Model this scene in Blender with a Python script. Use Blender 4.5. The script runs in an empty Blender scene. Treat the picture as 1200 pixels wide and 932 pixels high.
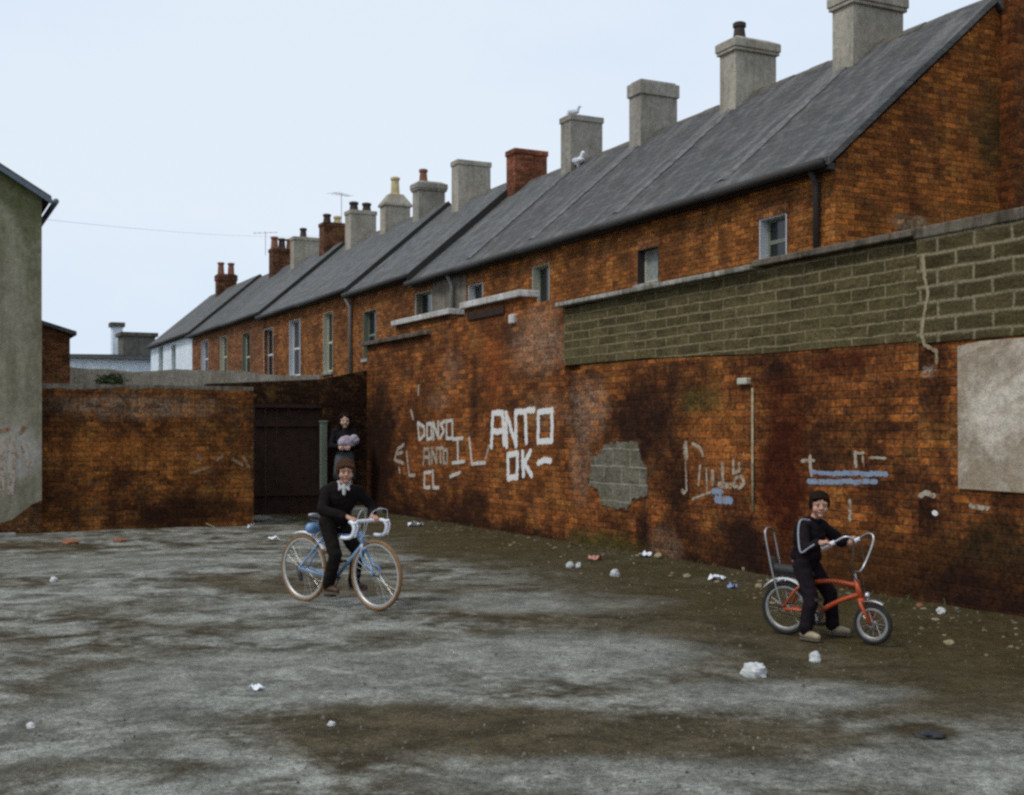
import bpy, bmesh, math, random
from mathutils import Vector, Matrix, noise as mnoise
random.seed(7)
SC = bpy.context.scene
COL = SC.collection
# ---------------------------------------------------------------- camera model
F, HOR, EYE, XV = 1450.0, 508.0, 1.52, -120.0
TA = (600.0 - XV) / F
A = math.atan(TA); CA, SA = math.cos(A), math.sin(A)
ROT = A - math.pi / 2                 # local x = along the terrace towards the viewer, local y = away from the yard

def world(s, d, z=0.0):
    return Vector((d * CA - s * SA, d * SA + s * CA, z))
def s_at(px, d):                      # distance along the row of image column px on the plane at offset d
    Z = d * F / CA / (px - XV)
    return (Z - d * SA) / CA
def z_at(px, py, d):
    Z = d * F / CA / (px - XV)
    return EYE + (HOR - py) * Z / F
def d_at(px, s):                      # offset of column px on the cross plane at s
    t = (px - 600.0) / F
    return s * (SA + t * CA) / (CA - t * SA)
def zc_at(px, py, s):
    d = d_at(px, s)
    return EYE + (HOR - py) * (d * SA + s * CA) / F
def gp(px, py, z=0.0):
    Y = F * (EYE - z) / (py - HOR)
    return Vector(((px - 600.0) / F * Y, Y, z))
def at(px, py, Y):
    return Vector(((px - 600.0) / F * Y, Y, EYE + (HOR - py) * Y / F))

# ---------------------------------------------------------------- scene helpers
def tag(o, label=None, cat=None, group=None, kind=None):
    if label: o['label'] = label
    if cat: o['category'] = cat
    if group: o['group'] = group
    if kind: o['kind'] = kind
    return o
def thing(name, label, cat, loc=(0, 0, 0), rz=0.0, group=None):
    o = bpy.data.objects.new(name, None)
    o.empty_display_size = 0.2
    COL.objects.link(o)
    o.location = loc; o.rotation_euler = (0, 0, rz)
    return tag(o, label, cat, group)
class RowThing:
    """an Empty at (s, d) turned with the terrace; coordinates given to its meshes are (-s, d, z)"""
    def __init__(self, name, label, cat, s, d, group=None):
        self.o = thing(name, label, cat, world(s, d), ROT, group)
        self.off = Vector((-s, d, 0))
        self.s, self.d = s, d
    def part(self, mb, name, mat, parent=None, **k):
        return mb.build(name, mat, parent or self.o, off=self.off, **k)

class MB:
    def __init__(self):
        self.v = []; self.f = []; self.uv = None
    def add(self, vs, fs):
        n = len(self.v)
        self.v += [Vector(p) for p in vs]
        self.f += [tuple(n + i for i in f) for f in fs]
        return self
    def box(self, x0, x1, y0, y1, z0, z1):
        if x0 > x1: x0, x1 = x1, x0
        if y0 > y1: y0, y1 = y1, y0
        return self.add([(x0, y0, z0), (x1, y0, z0), (x1, y1, z0), (x0, y1, z0), (x0, y0, z1), (x1, y0, z1), (x1, y1, z1), (x0, y1, z1)],
                        [(0, 3, 2, 1), (4, 5, 6, 7), (0, 1, 5, 4), (1, 2, 6, 5), (2, 3, 7, 6), (3, 0, 4, 7)])
    def rbox(self, s0, s1, d0, d1, z0, z1):          # row coordinates
        return self.box(-s0, -s1, d0, d1, z0, z1)
    def prism(self, poly, y0, y1):                   # poly in (x, z)
        n = len(poly)
        vs = [(x, y0, z) for x, z in poly] + [(x, y1, z) for x, z in poly]
        fs = [tuple(range(n)), tuple(range(2 * n - 1, n - 1, -1))]
        fs += [(i, i + n, (i + 1) % n + n, (i + 1) % n) for i in range(n)]
        return self.add(vs, fs)
    def prism_d(self, poly, x0, x1):                 # poly in (y, z)
        n = len(poly)
        vs = [(x0, y, z) for y, z in poly] + [(x1, y, z) for y, z in poly]
        fs = [tuple(range(n)), tuple(range(2 * n - 1, n - 1, -1))]
        fs += [(i, i + n, (i + 1) % n + n, (i + 1) % n) for i in range(n)]
        return self.add(vs, fs)
    def tube(self, pts, r, seg=8, closed=False, cap=True):
        pts = [Vector(p) for p in pts]; n = len(pts)
        rs = r if isinstance(r, (list, tuple)) else [r] * n
        ref = None; rings = []
        for i, p in enumerate(pts):
            if closed: t = (pts[(i + 1) % n] - pts[i - 1])
            else: t = pts[min(i + 1, n - 1)] - pts[max(i - 1, 0)]
            t = t.normalized() if t.length > 1e-9 else Vector((0, 0, 1))
            if ref is None:
                ref = Vector((0, 0, 1)) if abs(t.z) < .9 else Vector((1, 0, 0))
            ref = (ref - t * ref.dot(t)).normalized()
            b = t.cross(ref)
            rings.append([p + (ref * math.cos(2 * math.pi * k / seg) + b * math.sin(2 * math.pi * k / seg)) * rs[i] for k in range(seg)])
        base = len(self.v)
        for rg in rings: self.v += rg
        for i in range(n if closed else n - 1):
            j = (i + 1) % n
            for k in range(seg):
                k2 = (k + 1) % seg
                self.f.append((base + i * seg + k, base + i * seg + k2, base + j * seg + k2, base + j * seg + k))
        if cap and not closed:
            self.f.append(tuple(base + k for k in range(seg - 1, -1, -1)))
            self.f.append(tuple(base + (n - 1) * seg + k for k in range(seg)))
        return self
    def ellipsoid(self, c, r, seg=12, rings=8, rot=None):
        c = Vector(c); vs = []; fs = []
        for i in range(rings + 1):
            th = math.pi * i / rings
            for k in range(seg):
                ph = 2 * math.pi * k / seg
                p = Vector((r[0] * math.sin(th) * math.cos(ph), r[1] * math.sin(th) * math.sin(ph), r[2] * math.cos(th)))
                vs.append(c + (rot @ p if rot else p))
        for i in range(rings):
            for k in range(seg):
                k2 = (k + 1) % seg
                fs.append((i * seg + k, (i + 1) * seg + k, (i + 1) * seg + k2, i * seg + k2))
        return self.add(vs, fs)
    def capsule(self, p0, r0, p1, r1, seg=12, hr=5):
        p0, p1 = Vector(p0), Vector(p1); t = (p1 - p0)
        t = t.normalized() if t.length > 1e-6 else Vector((0, 0, 1))
        pts = []; rs = []
        for i in range(hr + 1):
            a = math.pi / 2 * (1 - i / hr)
            pts.append(p0 - t * r0 * math.sin(a)); rs.append(max(r0 * math.cos(a), 1e-4))
        for i in range(hr + 1):
            a = math.pi / 2 * i / hr
            pts.append(p1 + t * r1 * math.sin(a)); rs.append(max(r1 * math.cos(a), 1e-4))
        return self.tube(pts, rs, seg)
    def build(self, name, mat, parent=None, off=None, smooth=False, bevel=0.0, weld=True):
        me = bpy.data.meshes.new(name)
        off = off or Vector((0, 0, 0))
        me.from_pydata([tuple(p - off) for p in self.v], [], self.f)
        bm = bmesh.new(); bm.from_mesh(me)
        if weld: bmesh.ops.remove_doubles(bm, verts=bm.verts, dist=2e-5)
        bmesh.ops.recalc_face_normals(bm, faces=bm.faces)
        bm.to_mesh(me); bm.free()
        if mat: me.materials.append(mat)
        if smooth:
            for p in me.polygons: p.use_smooth = True
        o = bpy.data.objects.new(name, me); COL.objects.link(o)
        if parent: o.parent = parent
        if bevel:
            m = o.modifiers.new('bevel', 'BEVEL'); m.width = bevel; m.segments = 2; m.limit_method = 'ANGLE'
        return o

def remeshed(mb, voxel, it=4, fac=.5):
    me = bpy.data.meshes.new('tmp'); me.from_pydata([tuple(p) for p in mb.v], [], mb.f)
    bm = bmesh.new(); bm.from_mesh(me); bmesh.ops.recalc_face_normals(bm, faces=bm.faces); bm.to_mesh(me); bm.free()
    o = bpy.data.objects.new('tmp', me); COL.objects.link(o)
    r = o.modifiers.new('r', 'REMESH'); r.mode = 'VOXEL'; r.voxel_size = voxel; r.use_smooth_shade = True
    if it:
        s = o.modifiers.new('s', 'SMOOTH'); s.factor = fac; s.iterations = it
    dg = bpy.context.evaluated_depsgraph_get()
    out = bpy.data.meshes.new_from_object(o.evaluated_get(dg))
    bpy.data.objects.remove(o); bpy.data.meshes.remove(me)
    for p in out.polygons: p.use_smooth = True
    return out
def mesh_obj(name, me, mat, parent):
    me.materials.clear(); me.materials.append(mat); me.name = name
    o = bpy.data.objects.new(name, me); COL.objects.link(o); o.parent = parent
    return o

# ---------------------------------------------------------------- materials
class NT:
    def __init__(self, name, rough=.9, spec=.2):
        self.m = bpy.data.materials.new(name); self.m.use_nodes = True
        self.t = self.m.node_tree; self.n = self.t.nodes; self.l = self.t.links
        self.b = self.n['Principled BSDF']
        self.b.inputs['Roughness'].default_value = rough
        self.b.inputs['Specular IOR Level'].default_value = spec
        tc = self.n.new('ShaderNodeTexCoord'); self.obj = tc.outputs['Object']
    def put(self, sock, v):
        if isinstance(v, bpy.types.NodeSocket): self.l.new(v, sock)
        elif isinstance(v, (tuple, list)) and len(v) == 3 and sock.type == 'RGBA': sock.default_value = (*v, 1)
        else: sock.default_value = v
    def math(self, op, a, b=0.0, c=None, clamp=False):
        n = self.n.new('ShaderNodeMath'); n.operation = op; n.use_clamp = clamp
        self.put(n.inputs[0], a); self.put(n.inputs[1], b)
        if c is not None: self.put(n.inputs[2], c)
        return n.outputs[0]
    def mix(self, f, a, b, mode='MIX'):
        n = self.n.new('ShaderNodeMix'); n.data_type = 'RGBA'; n.blend_type = mode
        self.put(n.inputs[0], f); self.put(n.inputs[6], a); self.put(n.inputs[7], b)
        return n.outputs[2]
    def noise(self, vec, scale, detail=4, rough=.6, dist=0.0):
        n = self.n.new('ShaderNodeTexNoise'); self.put(n.inputs['Vector'], vec)
        n.inputs['Scale'].default_value = scale; n.inputs['Detail'].default_value = detail
        n.inputs['Roughness'].default_value = rough; n.inputs['Distortion'].default_value = dist
        return n.outputs['Fac']
    def ramp(self, f, a, b):                       # smoothstep a..b
        n = self.n.new('ShaderNodeMapRange'); n.interpolation_type = 'SMOOTHSTEP'
        self.put(n.inputs[0], f); n.inputs[1].default_value = a; n.inputs[2].default_value = b
        return n.outputs[0]
    def sep(self, v):
        n = self.n.new('ShaderNodeSeparateXYZ'); self.put(n.inputs[0], v); return n.outputs
    def comb(self, x, y, z=0.0):
        n = self.n.new('ShaderNodeCombineXYZ')
        for i, q in enumerate((x, y, z)): self.put(n.inputs[i], q)
        return n.outputs[0]
    def shift(self, v, o):
        n = self.n.new('ShaderNodeVectorMath'); n.operation = 'ADD'; self.put(n.inputs[0], v); n.inputs[1].default_value = o
        return n.outputs[0]
    def brick(self, vec, c1, c2, mortar, w, h, ms, bias=0.0, smooth=.2):
        n = self.n.new('ShaderNodeTexBrick'); self.put(n.inputs['Vector'], vec)
        self.put(n.inputs['Color1'], c1); self.put(n.inputs['Color2'], c2); self.put(n.inputs['Mortar'], mortar)
        n.inputs['Scale'].default_value = 1; n.inputs['Mortar Size'].default_value = ms
        n.inputs['Mortar Smooth'].default_value = smooth; n.inputs['Bias'].default_value = bias
        n.inputs['Brick Width'].default_value = w; n.inputs['Row Height'].default_value = h
        return n.outputs['Color'], n.outputs['Fac']
    def bump(self, h, strength, dist=.02):
        n = self.n.new('ShaderNodeBump'); n.inputs['Strength'].default_value = strength; n.inputs['Distance'].default_value = dist
        self.put(n.inputs['Height'], h); self.l.new(n.outputs[0], self.b.inputs['Normal'])
    def color(self, c): self.put(self.b.inputs['Base Color'], c); return self
    def blob(self, x, y, cx, cy, rx, ry, warp, wamt=.6, lo=.55, hi=1.15):
        """1 inside an uneven patch round (cx, cy), 0 outside"""
        dx = self.math('DIVIDE', self.math('SUBTRACT', x, cx), rx)
        dy = self.math('DIVIDE', self.math('SUBTRACT', y, cy), ry)
        r = self.math('SQRT', self.math('ADD', self.math('MULTIPLY', dx, dx), self.math('MULTIPLY', dy, dy)))
        r = self.math('ADD', r, self.math('MULTIPLY', self.math('SUBTRACT', warp, .5), wamt * 2))
        return self.math('SUBTRACT', 1.0, self.ramp(r, lo, hi))

def plain(name, c, rough=.6, metal=0.0, var=.12, scale=30, spec=.4, bump=0.0):
    m = NT(name, rough, spec)
    n = m.noise(m.obj, scale, 5)
    k = m.ramp(n, .25, .75)
    m.color(m.mix(k, tuple(q * (1 - var) for q in c), tuple(min(1, q * (1 + var)) for q in c)))
    m.b.inputs['Metallic'].default_value = metal
    if bump: m.bump(n, bump, .01)
    return m.m

def wall_coords(m):
    s = m.sep(m.obj)
    u = m.math('ADD', s[0], s[1])
    return s, u, m.comb(u, s[2])

def brick_mat(name, c1=(.40, .133, .030), c2=(.23, .072, .018), mortar=(.13, .07, .036), soot=.5, pale=.45, seed=0.0, blobs=(), lime=(.40, .30, .22), sootcol=(.032, .012, .006)):
    m = NT(name, .92, .12)
    s, u, uv = wall_coords(m)
    pv = m.shift(m.comb(u, s[2], s[1]), (seed * 13.7, seed * 5.1, seed))
    wob = m.math('MULTIPLY', m.math('SUBTRACT', m.noise(pv, 2.2, 2), .5), .012)
    uvw = m.comb(u, m.math('ADD', s[2], wob))
    col, fac = m.brick(uvw, c1, c2, mortar, .225, .077, .008, smooth=.4)
    col2, _ = m.brick(m.shift(uvw, (.45, .154 * 3, 0)), (1.35, 1.3, 1.2), (.42, .39, .37), (1, 1, 1), .225, .077, .0)
    col = m.mix(.85, col, col2, 'MULTIPLY')
    n1 = m.noise(pv, .9, 6, .65, .6)               # broad sooty weathering
    n2 = m.noise(m.shift(pv, (31, 7, 3)), 3.1, 6, .7, .4)
    n3 = m.noise(m.shift(pv, (3, 17, 9)), 24, 4, .75)
    n4 = m.noise(m.shift(pv, (9, 2, 19)), 1.5, 5, .7, 1.2)
    n5 = m.noise(m.comb(m.math('MULTIPLY', u, 4.5), m.math('MULTIPLY', s[2], 13.0), seed + 4), 1.0, 3, .8)   # whole bricks and runs of bricks gone dark or pale
    n6 = m.noise(m.shift(pv, (13, 5, 2)), 9.0, 5, .75)
    col = m.mix(m.math('MULTIPLY', m.ramp(n4, .50, .66), .5), col, m.mix(.5, col, (.34, .20, .05)))
    col = m.mix(m.math('MULTIPLY', m.ramp(n5, .52, .66), .6), col, sootcol)
    lim = m.math('MULTIPLY', m.math('MULTIPLY', m.ramp(m.math('ADD', m.math('MULTIPLY', n2, .5), m.math('MULTIPLY', n6, .5)), .52, .66), m.ramp(n4, .38, .58)), pale, clamp=True)
    col = m.mix(lim, col, lime)
    n8 = m.noise(m.shift(pv, (21, 3, 6)), 17, 3, .7)
    col = m.mix(m.math('MULTIPLY', m.ramp(n8, .58, .72), m.math('MULTIPLY', pale, 1.4), clamp=True), col, (.46, .30, .12))
    k = m.math('MULTIPLY', m.ramp(m.math('ADD', m.math('MULTIPLY', n1, .5), m.math('ADD', m.math('MULTIPLY', n2, .3), m.math('MULTIPLY', n6, .2))), .43, .59), m.math('MULTIPLY', soot, 1.25), clamp=True)
    col = m.mix(k, col, sootcol)
    warp = m.noise(m.shift(pv, (5, 5, 5)), 2.4, 8, .72, .5)
    for (cx, cz, rx, rz, c, amt) in blobs:
        b = m.blob(u, s[2], cx, cz, rx, rz, warp, .8, .4, 1.35)
        brk = m.math('ADD', .22, m.math('MULTIPLY', .85, m.ramp(m.math('ADD', m.math('MULTIPLY', n6, .45), m.math('ADD', m.math('MULTIPLY', n5, .35), m.math('MULTIPLY', n3, .2))), .42, .6)))
        b = m.math('MULTIPLY', b, m.math('MULTIPLY', amt, brk if c[0] > .2 else m.math('ADD', .45, m.math('MULTIPLY', m.math('ADD', n2, n6), .6))), clamp=True)
        col = m.mix(b, col, m.mix(.5, c, m.mix(1.0, c, col2, 'MULTIPLY')))
    col = m.mix(.85, col, m.mix(m.ramp(n3, .3, .7), (.34, .33, .32), (1.55, 1.53, 1.5)), 'MULTIPLY')
    m.color(col)
    h = m.math('ADD', m.math('MULTIPLY', fac, -.5), m.math('MULTIPLY', n3, .9))
    h = m.math('ADD', h, m.math('MULTIPLY', n2, 1.2))
    m.bump(h, .8, .012)
    return m.m

def block_mat(name, c1, c2, mortar, w=.45, h=.115, seed=0.0, ms=.014):
    m = NT(name, .95, .1)
    s, u, uv = wall_coords(m)
    pv = m.shift(m.comb(u, s[2], s[1]), (seed * 9, seed * 4, seed))
    n2 = m.noise(pv, 2.5, 6, .7, .4); n3 = m.noise(pv, 38, 4, .7); n1 = m.noise(m.shift(pv, (8, 3, 1)), 1.0, 4)
    uvw = m.comb(m.math('ADD', u, m.math('MULTIPLY', m.math('SUBTRACT', n2, .5), .09)), m.math('ADD', s[2], m.math('MULTIPLY', m.math('SUBTRACT', n2, .5), .05)))
    wet = m.mix(m.ramp(n2, .35, .65), tuple(q * .7 for q in mortar), tuple(q * 1.15 for q in mortar))
    col, fac = m.brick(uvw, c1, c2, wet, w, h, ms, smooth=1.0)
    n5 = m.noise(m.comb(m.math('MULTIPLY', u, 2.2), m.math('MULTIPLY', s[2], 8.5), seed), 1.0, 3, .8)
    notm = m.math('SUBTRACT', 1.0, fac)
    col = m.mix(m.math('MULTIPLY', m.math('MULTIPLY', m.ramp(n5, .45, .65), .6), notm), col, tuple(q * .4 for q in c2))
    col = m.mix(m.math('MULTIPLY', m.ramp(n2, .45, .7), .5), col, tuple(q * .45 for q in c2))
    col = m.mix(m.math('MULTIPLY', m.ramp(n1, .5, .7), .35), col, (.10, .092, .035))
    col = m.mix(.6, col, m.mix(m.ramp(n3, .3, .7), (.38, .38, .38), (1.6, 1.6, 1.55)), 'MULTIPLY')
    m.color(col)
    m.bump(m.math('ADD', m.math('MULTIPLY', fac, .5), m.math('ADD', n3, n2)), .7, .012)
    return m.m

def render_mat(name, c, stain, grime=.5, seed=0.0, green=None, scale=1.0, blobs=(), sw=.5):
    m = NT(name, .95, .1)
    s, u, uv = wall_coords(m)
    pv = m.shift(m.comb(u, s[2], s[1]), (seed * 11, seed * 3, seed))
    n1 = m.noise(pv, .8 * scale, 7, .7, .8); n2 = m.noise(m.shift(pv, (4, 8, 2)), 3.2 * scale, 6, .7, .5); n3 = m.noise(pv, 60, 4, .7)
    streak = m.noise(m.comb(m.math('MULTIPLY', u, 5.0), m.math('MULTIPLY', s[2], .35), seed), 1.2 * scale, 6, .7)
    col = m.mix(m.ramp(n2, .3, .72), c, tuple(min(1, q * 1.35) for q in c))
    col = m.mix(m.math('MULTIPLY', m.ramp(m.math('ADD', m.math('MULTIPLY', n1, 1 - sw), m.math('MULTIPLY', streak, sw)), .42, .6), grime), col, stain)
    if green: col = m.mix(m.math('MULTIPLY', m.ramp(m.math('ADD', n1, m.math('MULTIPLY', m.math('SUBTRACT', s[2], 3.6), .12)), .45, .8), .75), col, green)
    warp = m.noise(m.shift(pv, (5, 5, 5)), 3.0, 7, .7, .5)
    for (cx, cz, rx, rz, cc, amt) in blobs:
        b = m.math('MULTIPLY', m.blob(u, s[2], cx, cz, rx, rz, warp), amt)
        col = m.mix(b, col, cc)
    n7 = m.noise(pv, 11, 5, .75)
    col = m.mix(.7, col, m.mix(m.ramp(m.math('ADD', m.math('MULTIPLY', n3, .5), m.math('MULTIPLY', n7, .5)), .34, .66), (.55, .54, .52), (1.4, 1.4, 1.4)), 'MULTIPLY')
    m.color(col); m.bump(m.math('ADD', n3, m.math('MULTIPLY', n2, 2)), .5, .01)
    return m.m

def slate_mat(name, c=(.105, .115, .125), seed=0.0, pitch=.69):
    m = NT(name, .8, .3)
    s = m.sep(m.obj)
    v = m.math('DIVIDE', s[2], math.sin(pitch))
    uv = m.comb(s[0], v)
    pv = m.shift(m.comb(s[0], v, s[1]), (seed * 7, seed * 3, seed))
    n1 = m.noise(pv, .8, 6, .7, .4); n2 = m.noise(pv, 4, 5, .7); n3 = m.noise(pv, 40, 3)
    n6 = m.noise(pv, 13, 5, .75)
    streak = m.noise(m.comb(m.math('MULTIPLY', s[0], 3.0), m.math('MULTIPLY', v, .5), seed), 1.1, 6, .7)
    col, fac = m.brick(uv, c, tuple(q * .62 for q in c), tuple(q * .3 for q in c), .26, .2, .007)
    col = m.mix(m.math('MULTIPLY', m.ramp(n2, .52, .72), .5), col, (.21, .195, .165))
    col = m.mix(m.math('MULTIPLY', m.ramp(streak, .48, .66), .4), col, (.22, .205, .185))
    col = m.mix(m.math('MULTIPLY', m.ramp(n1, .5, .66), .55), col, (.062, .055, .04))
    col = m.mix(.8, col, m.mix(m.ramp(m.math('ADD', m.math('MULTIPLY', n3, .5), m.math('MULTIPLY', n6, .5)), .34, .66), (.5, .5, .5), (1.42, 1.42, 1.42)), 'MULTIPLY')
    m.color(col)
    m.bump(m.math('ADD', m.math('MULTIPLY', fac, -1), n2), .6, .015)
    return m.m

def cloth_mat(name, c, rough=.95, var=.25, bump=.5):
    m = NT(name, rough, .1)
    n = m.noise(m.obj, 14, 5, .6, .8); n2 = m.noise(m.obj, 90, 3)
    m.color(m.mix(m.ramp(n, .3, .7), tuple(q * (1 - var) for q in c), tuple(q * (1 + var) for q in c)))
    m.bump(m.math('ADD', n, m.math('MULTIPLY', n2, .15)), bump, .02)
    return m.m

def paint_mat(name, c, wear=.5):
    """brushed house paint on brick, worn thin in places so the brick shows"""
    m = NT(name, .85, .2)
    n = m.noise(m.obj, 11, 6, .75); n2 = m.noise(m.obj, 45, 4, .75)
    t = m.ramp(m.math('ADD', m.math('MULTIPLY', n, .55), m.math('MULTIPLY', n2, .45)), .58 - .16 * wear, .68 - .12 * wear)
    c = m.mix(m.ramp(n2, .3, .7), tuple(q * .75 for q in c), c)
    m.color(m.mix(m.math('MULTIPLY', t, min(1, wear + .25)), c, (.17, .065, .025)))
    m.bump(n2, .5, .006)
    return m.m
M = {}
# ---------------------------------------------------------------- camera, sky, sun
cam = bpy.data.cameras.new('camera'); co = bpy.data.objects.new('camera', cam); COL.objects.link(co)
co.location = (0, 0, EYE); co.rotation_euler = (math.pi / 2, 0, 0)
cam.sensor_width = 36; cam.lens = 36 * F / 1200; cam.shift_y = (HOR - 466) / 1200
cam.clip_start = .05; cam.clip_end = 3000
SC.camera = co
SC.view_settings.view_transform = 'Standard'; SC.view_settings.look = 'None'
SC.view_settings.gamma = 1; SC.view_settings.exposure = 0.08; SC.view_settings.use_curve_mapping = False
SC.render.engine = 'CYCLES'
SC.cycles.filter_width = 2.6; SC.cycles.use_denoising = False
SC.cycles.max_bounces = 6; SC.cycles.diffuse_bounces = 4

w = bpy.data.worlds.new('World'); SC.world = w; w.use_nodes = True
nt = w.node_tree; bg = nt.nodes['Background']
SUN_EL, SUN_DIR = math.radians(52), Vector((-.62, -.45, 0)).normalized()
sky = nt.nodes.new('ShaderNodeTexSky'); sky.sky_type = 'NISHITA'; sky.sun_disc = False
sky.sun_elevation = SUN_EL; sky.sun_rotation = math.atan2(SUN_DIR.x, SUN_DIR.y); sky.dust_density = 2.0; sky.air_density = 1.0
tcw = nt.nodes.new('ShaderNodeTexCoord')
mpw = nt.nodes.new('ShaderNodeMapping'); mpw.inputs['Scale'].default_value = (1, 1, 2.6)
nt.links.new(tcw.outputs['Generated'], mpw.inputs['Vector'])
nz = nt.nodes.new('ShaderNodeTexNoise'); nz.inputs['Scale'].default_value = 1.7; nz.inputs['Detail'].default_value = 6; nz.inputs['Roughness'].default_value = .55
nt.links.new(mpw.outputs[0], nz.inputs['Vector'])
cr = nt.nodes.new('ShaderNodeMapRange'); cr.inputs[1].default_value = .38; cr.inputs[2].default_value = .62; cr.inputs[3].default_value = .0; cr.inputs[4].default_value = 1.0
nt.links.new(nz.outputs['Fac'], cr.inputs[0])
cloud = nt.nodes.new('ShaderNodeMix'); cloud.data_type = 'RGBA'
cloud.inputs[6].default_value = (6.5, 7.7, 9.2, 1); cloud.inputs[7].default_value = (7.6, 8.4, 9.4, 1)
nt.links.new(cr.outputs[0], cloud.inputs[0])
mx = nt.nodes.new('ShaderNodeMix'); mx.data_type = 'RGBA'; mx.inputs[0].default_value = .93
nt.links.new(sky.outputs[0], mx.inputs[6]); nt.links.new(cloud.outputs[2], mx.inputs[7])
nt.links.new(mx.outputs[2], bg.inputs['Color']); bg.inputs['Strength'].default_value = .1

sl = bpy.data.lights.new('sun', 'SUN'); sl.energy = 1.5; sl.angle = math.radians(12); sl.color = (1, .95, .88)
so = bpy.data.objects.new('sun', sl); COL.objects.link(so)
dirv = Vector((SUN_DIR.x * math.cos(SUN_EL), SUN_DIR.y * math.cos(SUN_EL), math.sin(SUN_EL)))
so.rotation_euler = dirv.to_track_quat('Z', 'Y').to_euler(); so.location = (0, 0, 60)

# ---------------------------------------------------------------- ground
def ground_mat():
    m = NT('worn_tarmac', .95, .12)
    s = m.sep(m.obj); x, y = s[0], s[1]
    big = m.noise(m.obj, .55, 8, .66, .8)
    med = m.noise(m.shift(m.obj, (9, 4, 0)), 2.3, 8, .68, .6)
    fine = m.noise(m.obj, 34, 5, .75)
    grit = m.noise(m.obj, 120, 3, .7)
    warp = m.noise(m.shift(m.obj, (3, 1, 0)), 1.2, 9, .76, .9)
    base = m.math('ADD', m.math('MULTIPLY', big, .55), m.math('MULTIPLY', med, .45))
    mid = m.noise(m.shift(m.obj, (2, 7, 0)), 8.5, 6, .72)
    base = m.math('ADD', m.math('MULTIPLY', base, .86), m.math('MULTIPLY', mid, .14))
    light = m.ramp(base, .41, .57)
    def px_blob(px, py, rpx, rpy, wamt=.6, lo=.5, hi=1.2):
        c = gp(px, py); r = gp(px + rpx, py); f = (gp(px, py - rpy) - gp(px, py + rpy)).length / 2
        return m.blob(x, y, c.x, c.y, (r - c).length, f, warp, wamt, lo, hi)
    def up(b, amt):
        nonlocal light
        light = m.math('MAXIMUM', light, m.math('MULTIPLY', b, amt))
    def down(b, amt):
        nonlocal light
        light = m.math('MULTIPLY', light, m.math('SUBTRACT', 1.0, m.math('MULTIPLY', b, amt)))
    # strip of dirt along the yard walls, and the darker right-hand side
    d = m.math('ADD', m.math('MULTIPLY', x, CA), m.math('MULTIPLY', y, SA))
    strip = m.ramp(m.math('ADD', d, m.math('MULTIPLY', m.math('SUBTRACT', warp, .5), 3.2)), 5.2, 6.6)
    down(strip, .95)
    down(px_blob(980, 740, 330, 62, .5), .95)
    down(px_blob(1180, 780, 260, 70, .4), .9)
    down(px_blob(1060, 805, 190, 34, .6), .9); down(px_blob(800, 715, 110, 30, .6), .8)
    down(px_blob(760, 730, 110, 22), .6)
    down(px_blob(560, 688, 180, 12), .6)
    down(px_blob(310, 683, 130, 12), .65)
    down(px_blob(150, 712, 130, 9), .5)
    down(px_blob(640, 725, 60, 14), .4)
    up(px_blob(640, 765, 210, 30, .5), .95)
    up(px_blob(640, 705, 150, 14, .5), .8)
    up(px_blob(900, 812, 190, 20, .45), .9)
    up(px_blob(330, 790, 290, 40, .7), .85)
    up(px_blob(130, 660, 180, 14, .5), .75)
    up(px_blob(110, 850, 200, 55, .6), .7)
    down(px_blob(540, 856, 330, 42, .75, .5, 1.1), 1.0)
    down(px_blob(830, 862, 260, 30, .7, .5, 1.1), .95)
    down(px_blob(1085, 858, 46, 12, .3), 1.0)
    up(px_blob(760, 912, 360, 26, .5), .8)
    up(px_blob(1120, 905, 200, 34, .5), .8)
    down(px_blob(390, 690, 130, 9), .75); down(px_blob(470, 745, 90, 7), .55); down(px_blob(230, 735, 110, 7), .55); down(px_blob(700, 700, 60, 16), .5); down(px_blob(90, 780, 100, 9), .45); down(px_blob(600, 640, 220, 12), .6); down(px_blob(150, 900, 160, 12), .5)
    dark = m.mix(m.ramp(med, .35, .65), (.048, .036, .018), (.105, .083, .048))
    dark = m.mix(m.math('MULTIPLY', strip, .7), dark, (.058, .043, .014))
    lite = m.mix(m.ramp(med, .3, .7), (.15, .15, .13), (.32, .322, .288))
    col = m.mix(light, dark, lite)
    col = m.mix(.75, col, m.mix(m.ramp(fine, .28, .72), (.42, .42, .40), (1.6, 1.6, 1.6)), 'MULTIPLY')
    col = m.mix(.45, col, m.mix(m.ramp(mid, .35, .65), (.55, .55, .53), (1.4, 1.4, 1.4)), 'MULTIPLY')
    col = m.mix(.7, col, m.mix(m.ramp(grit, .3, .7), (.4, .4, .4), (1.6, 1.6, 1.6)), 'MULTIPLY')
    m.color(col)
    m.bump(m.math('ADD', m.math('ADD', fine, m.math('MULTIPLY', grit, .5)), m.math('MULTIPLY', med, 2)), .9, .02)
    return m.m
M['ground'] = ground_mat()
def gz(x, y):
    d = x * CA + y * SA
    z = .025 * mnoise.noise(Vector((x * .45, y * .45, 3))) + .012 * mnoise.noise(Vector((x * 1.6, y * 1.6, 9)))
    t = max(0.0, min(1.0, (d - 6.9) / 1.1))
    return z + .05 * t * t
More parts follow.
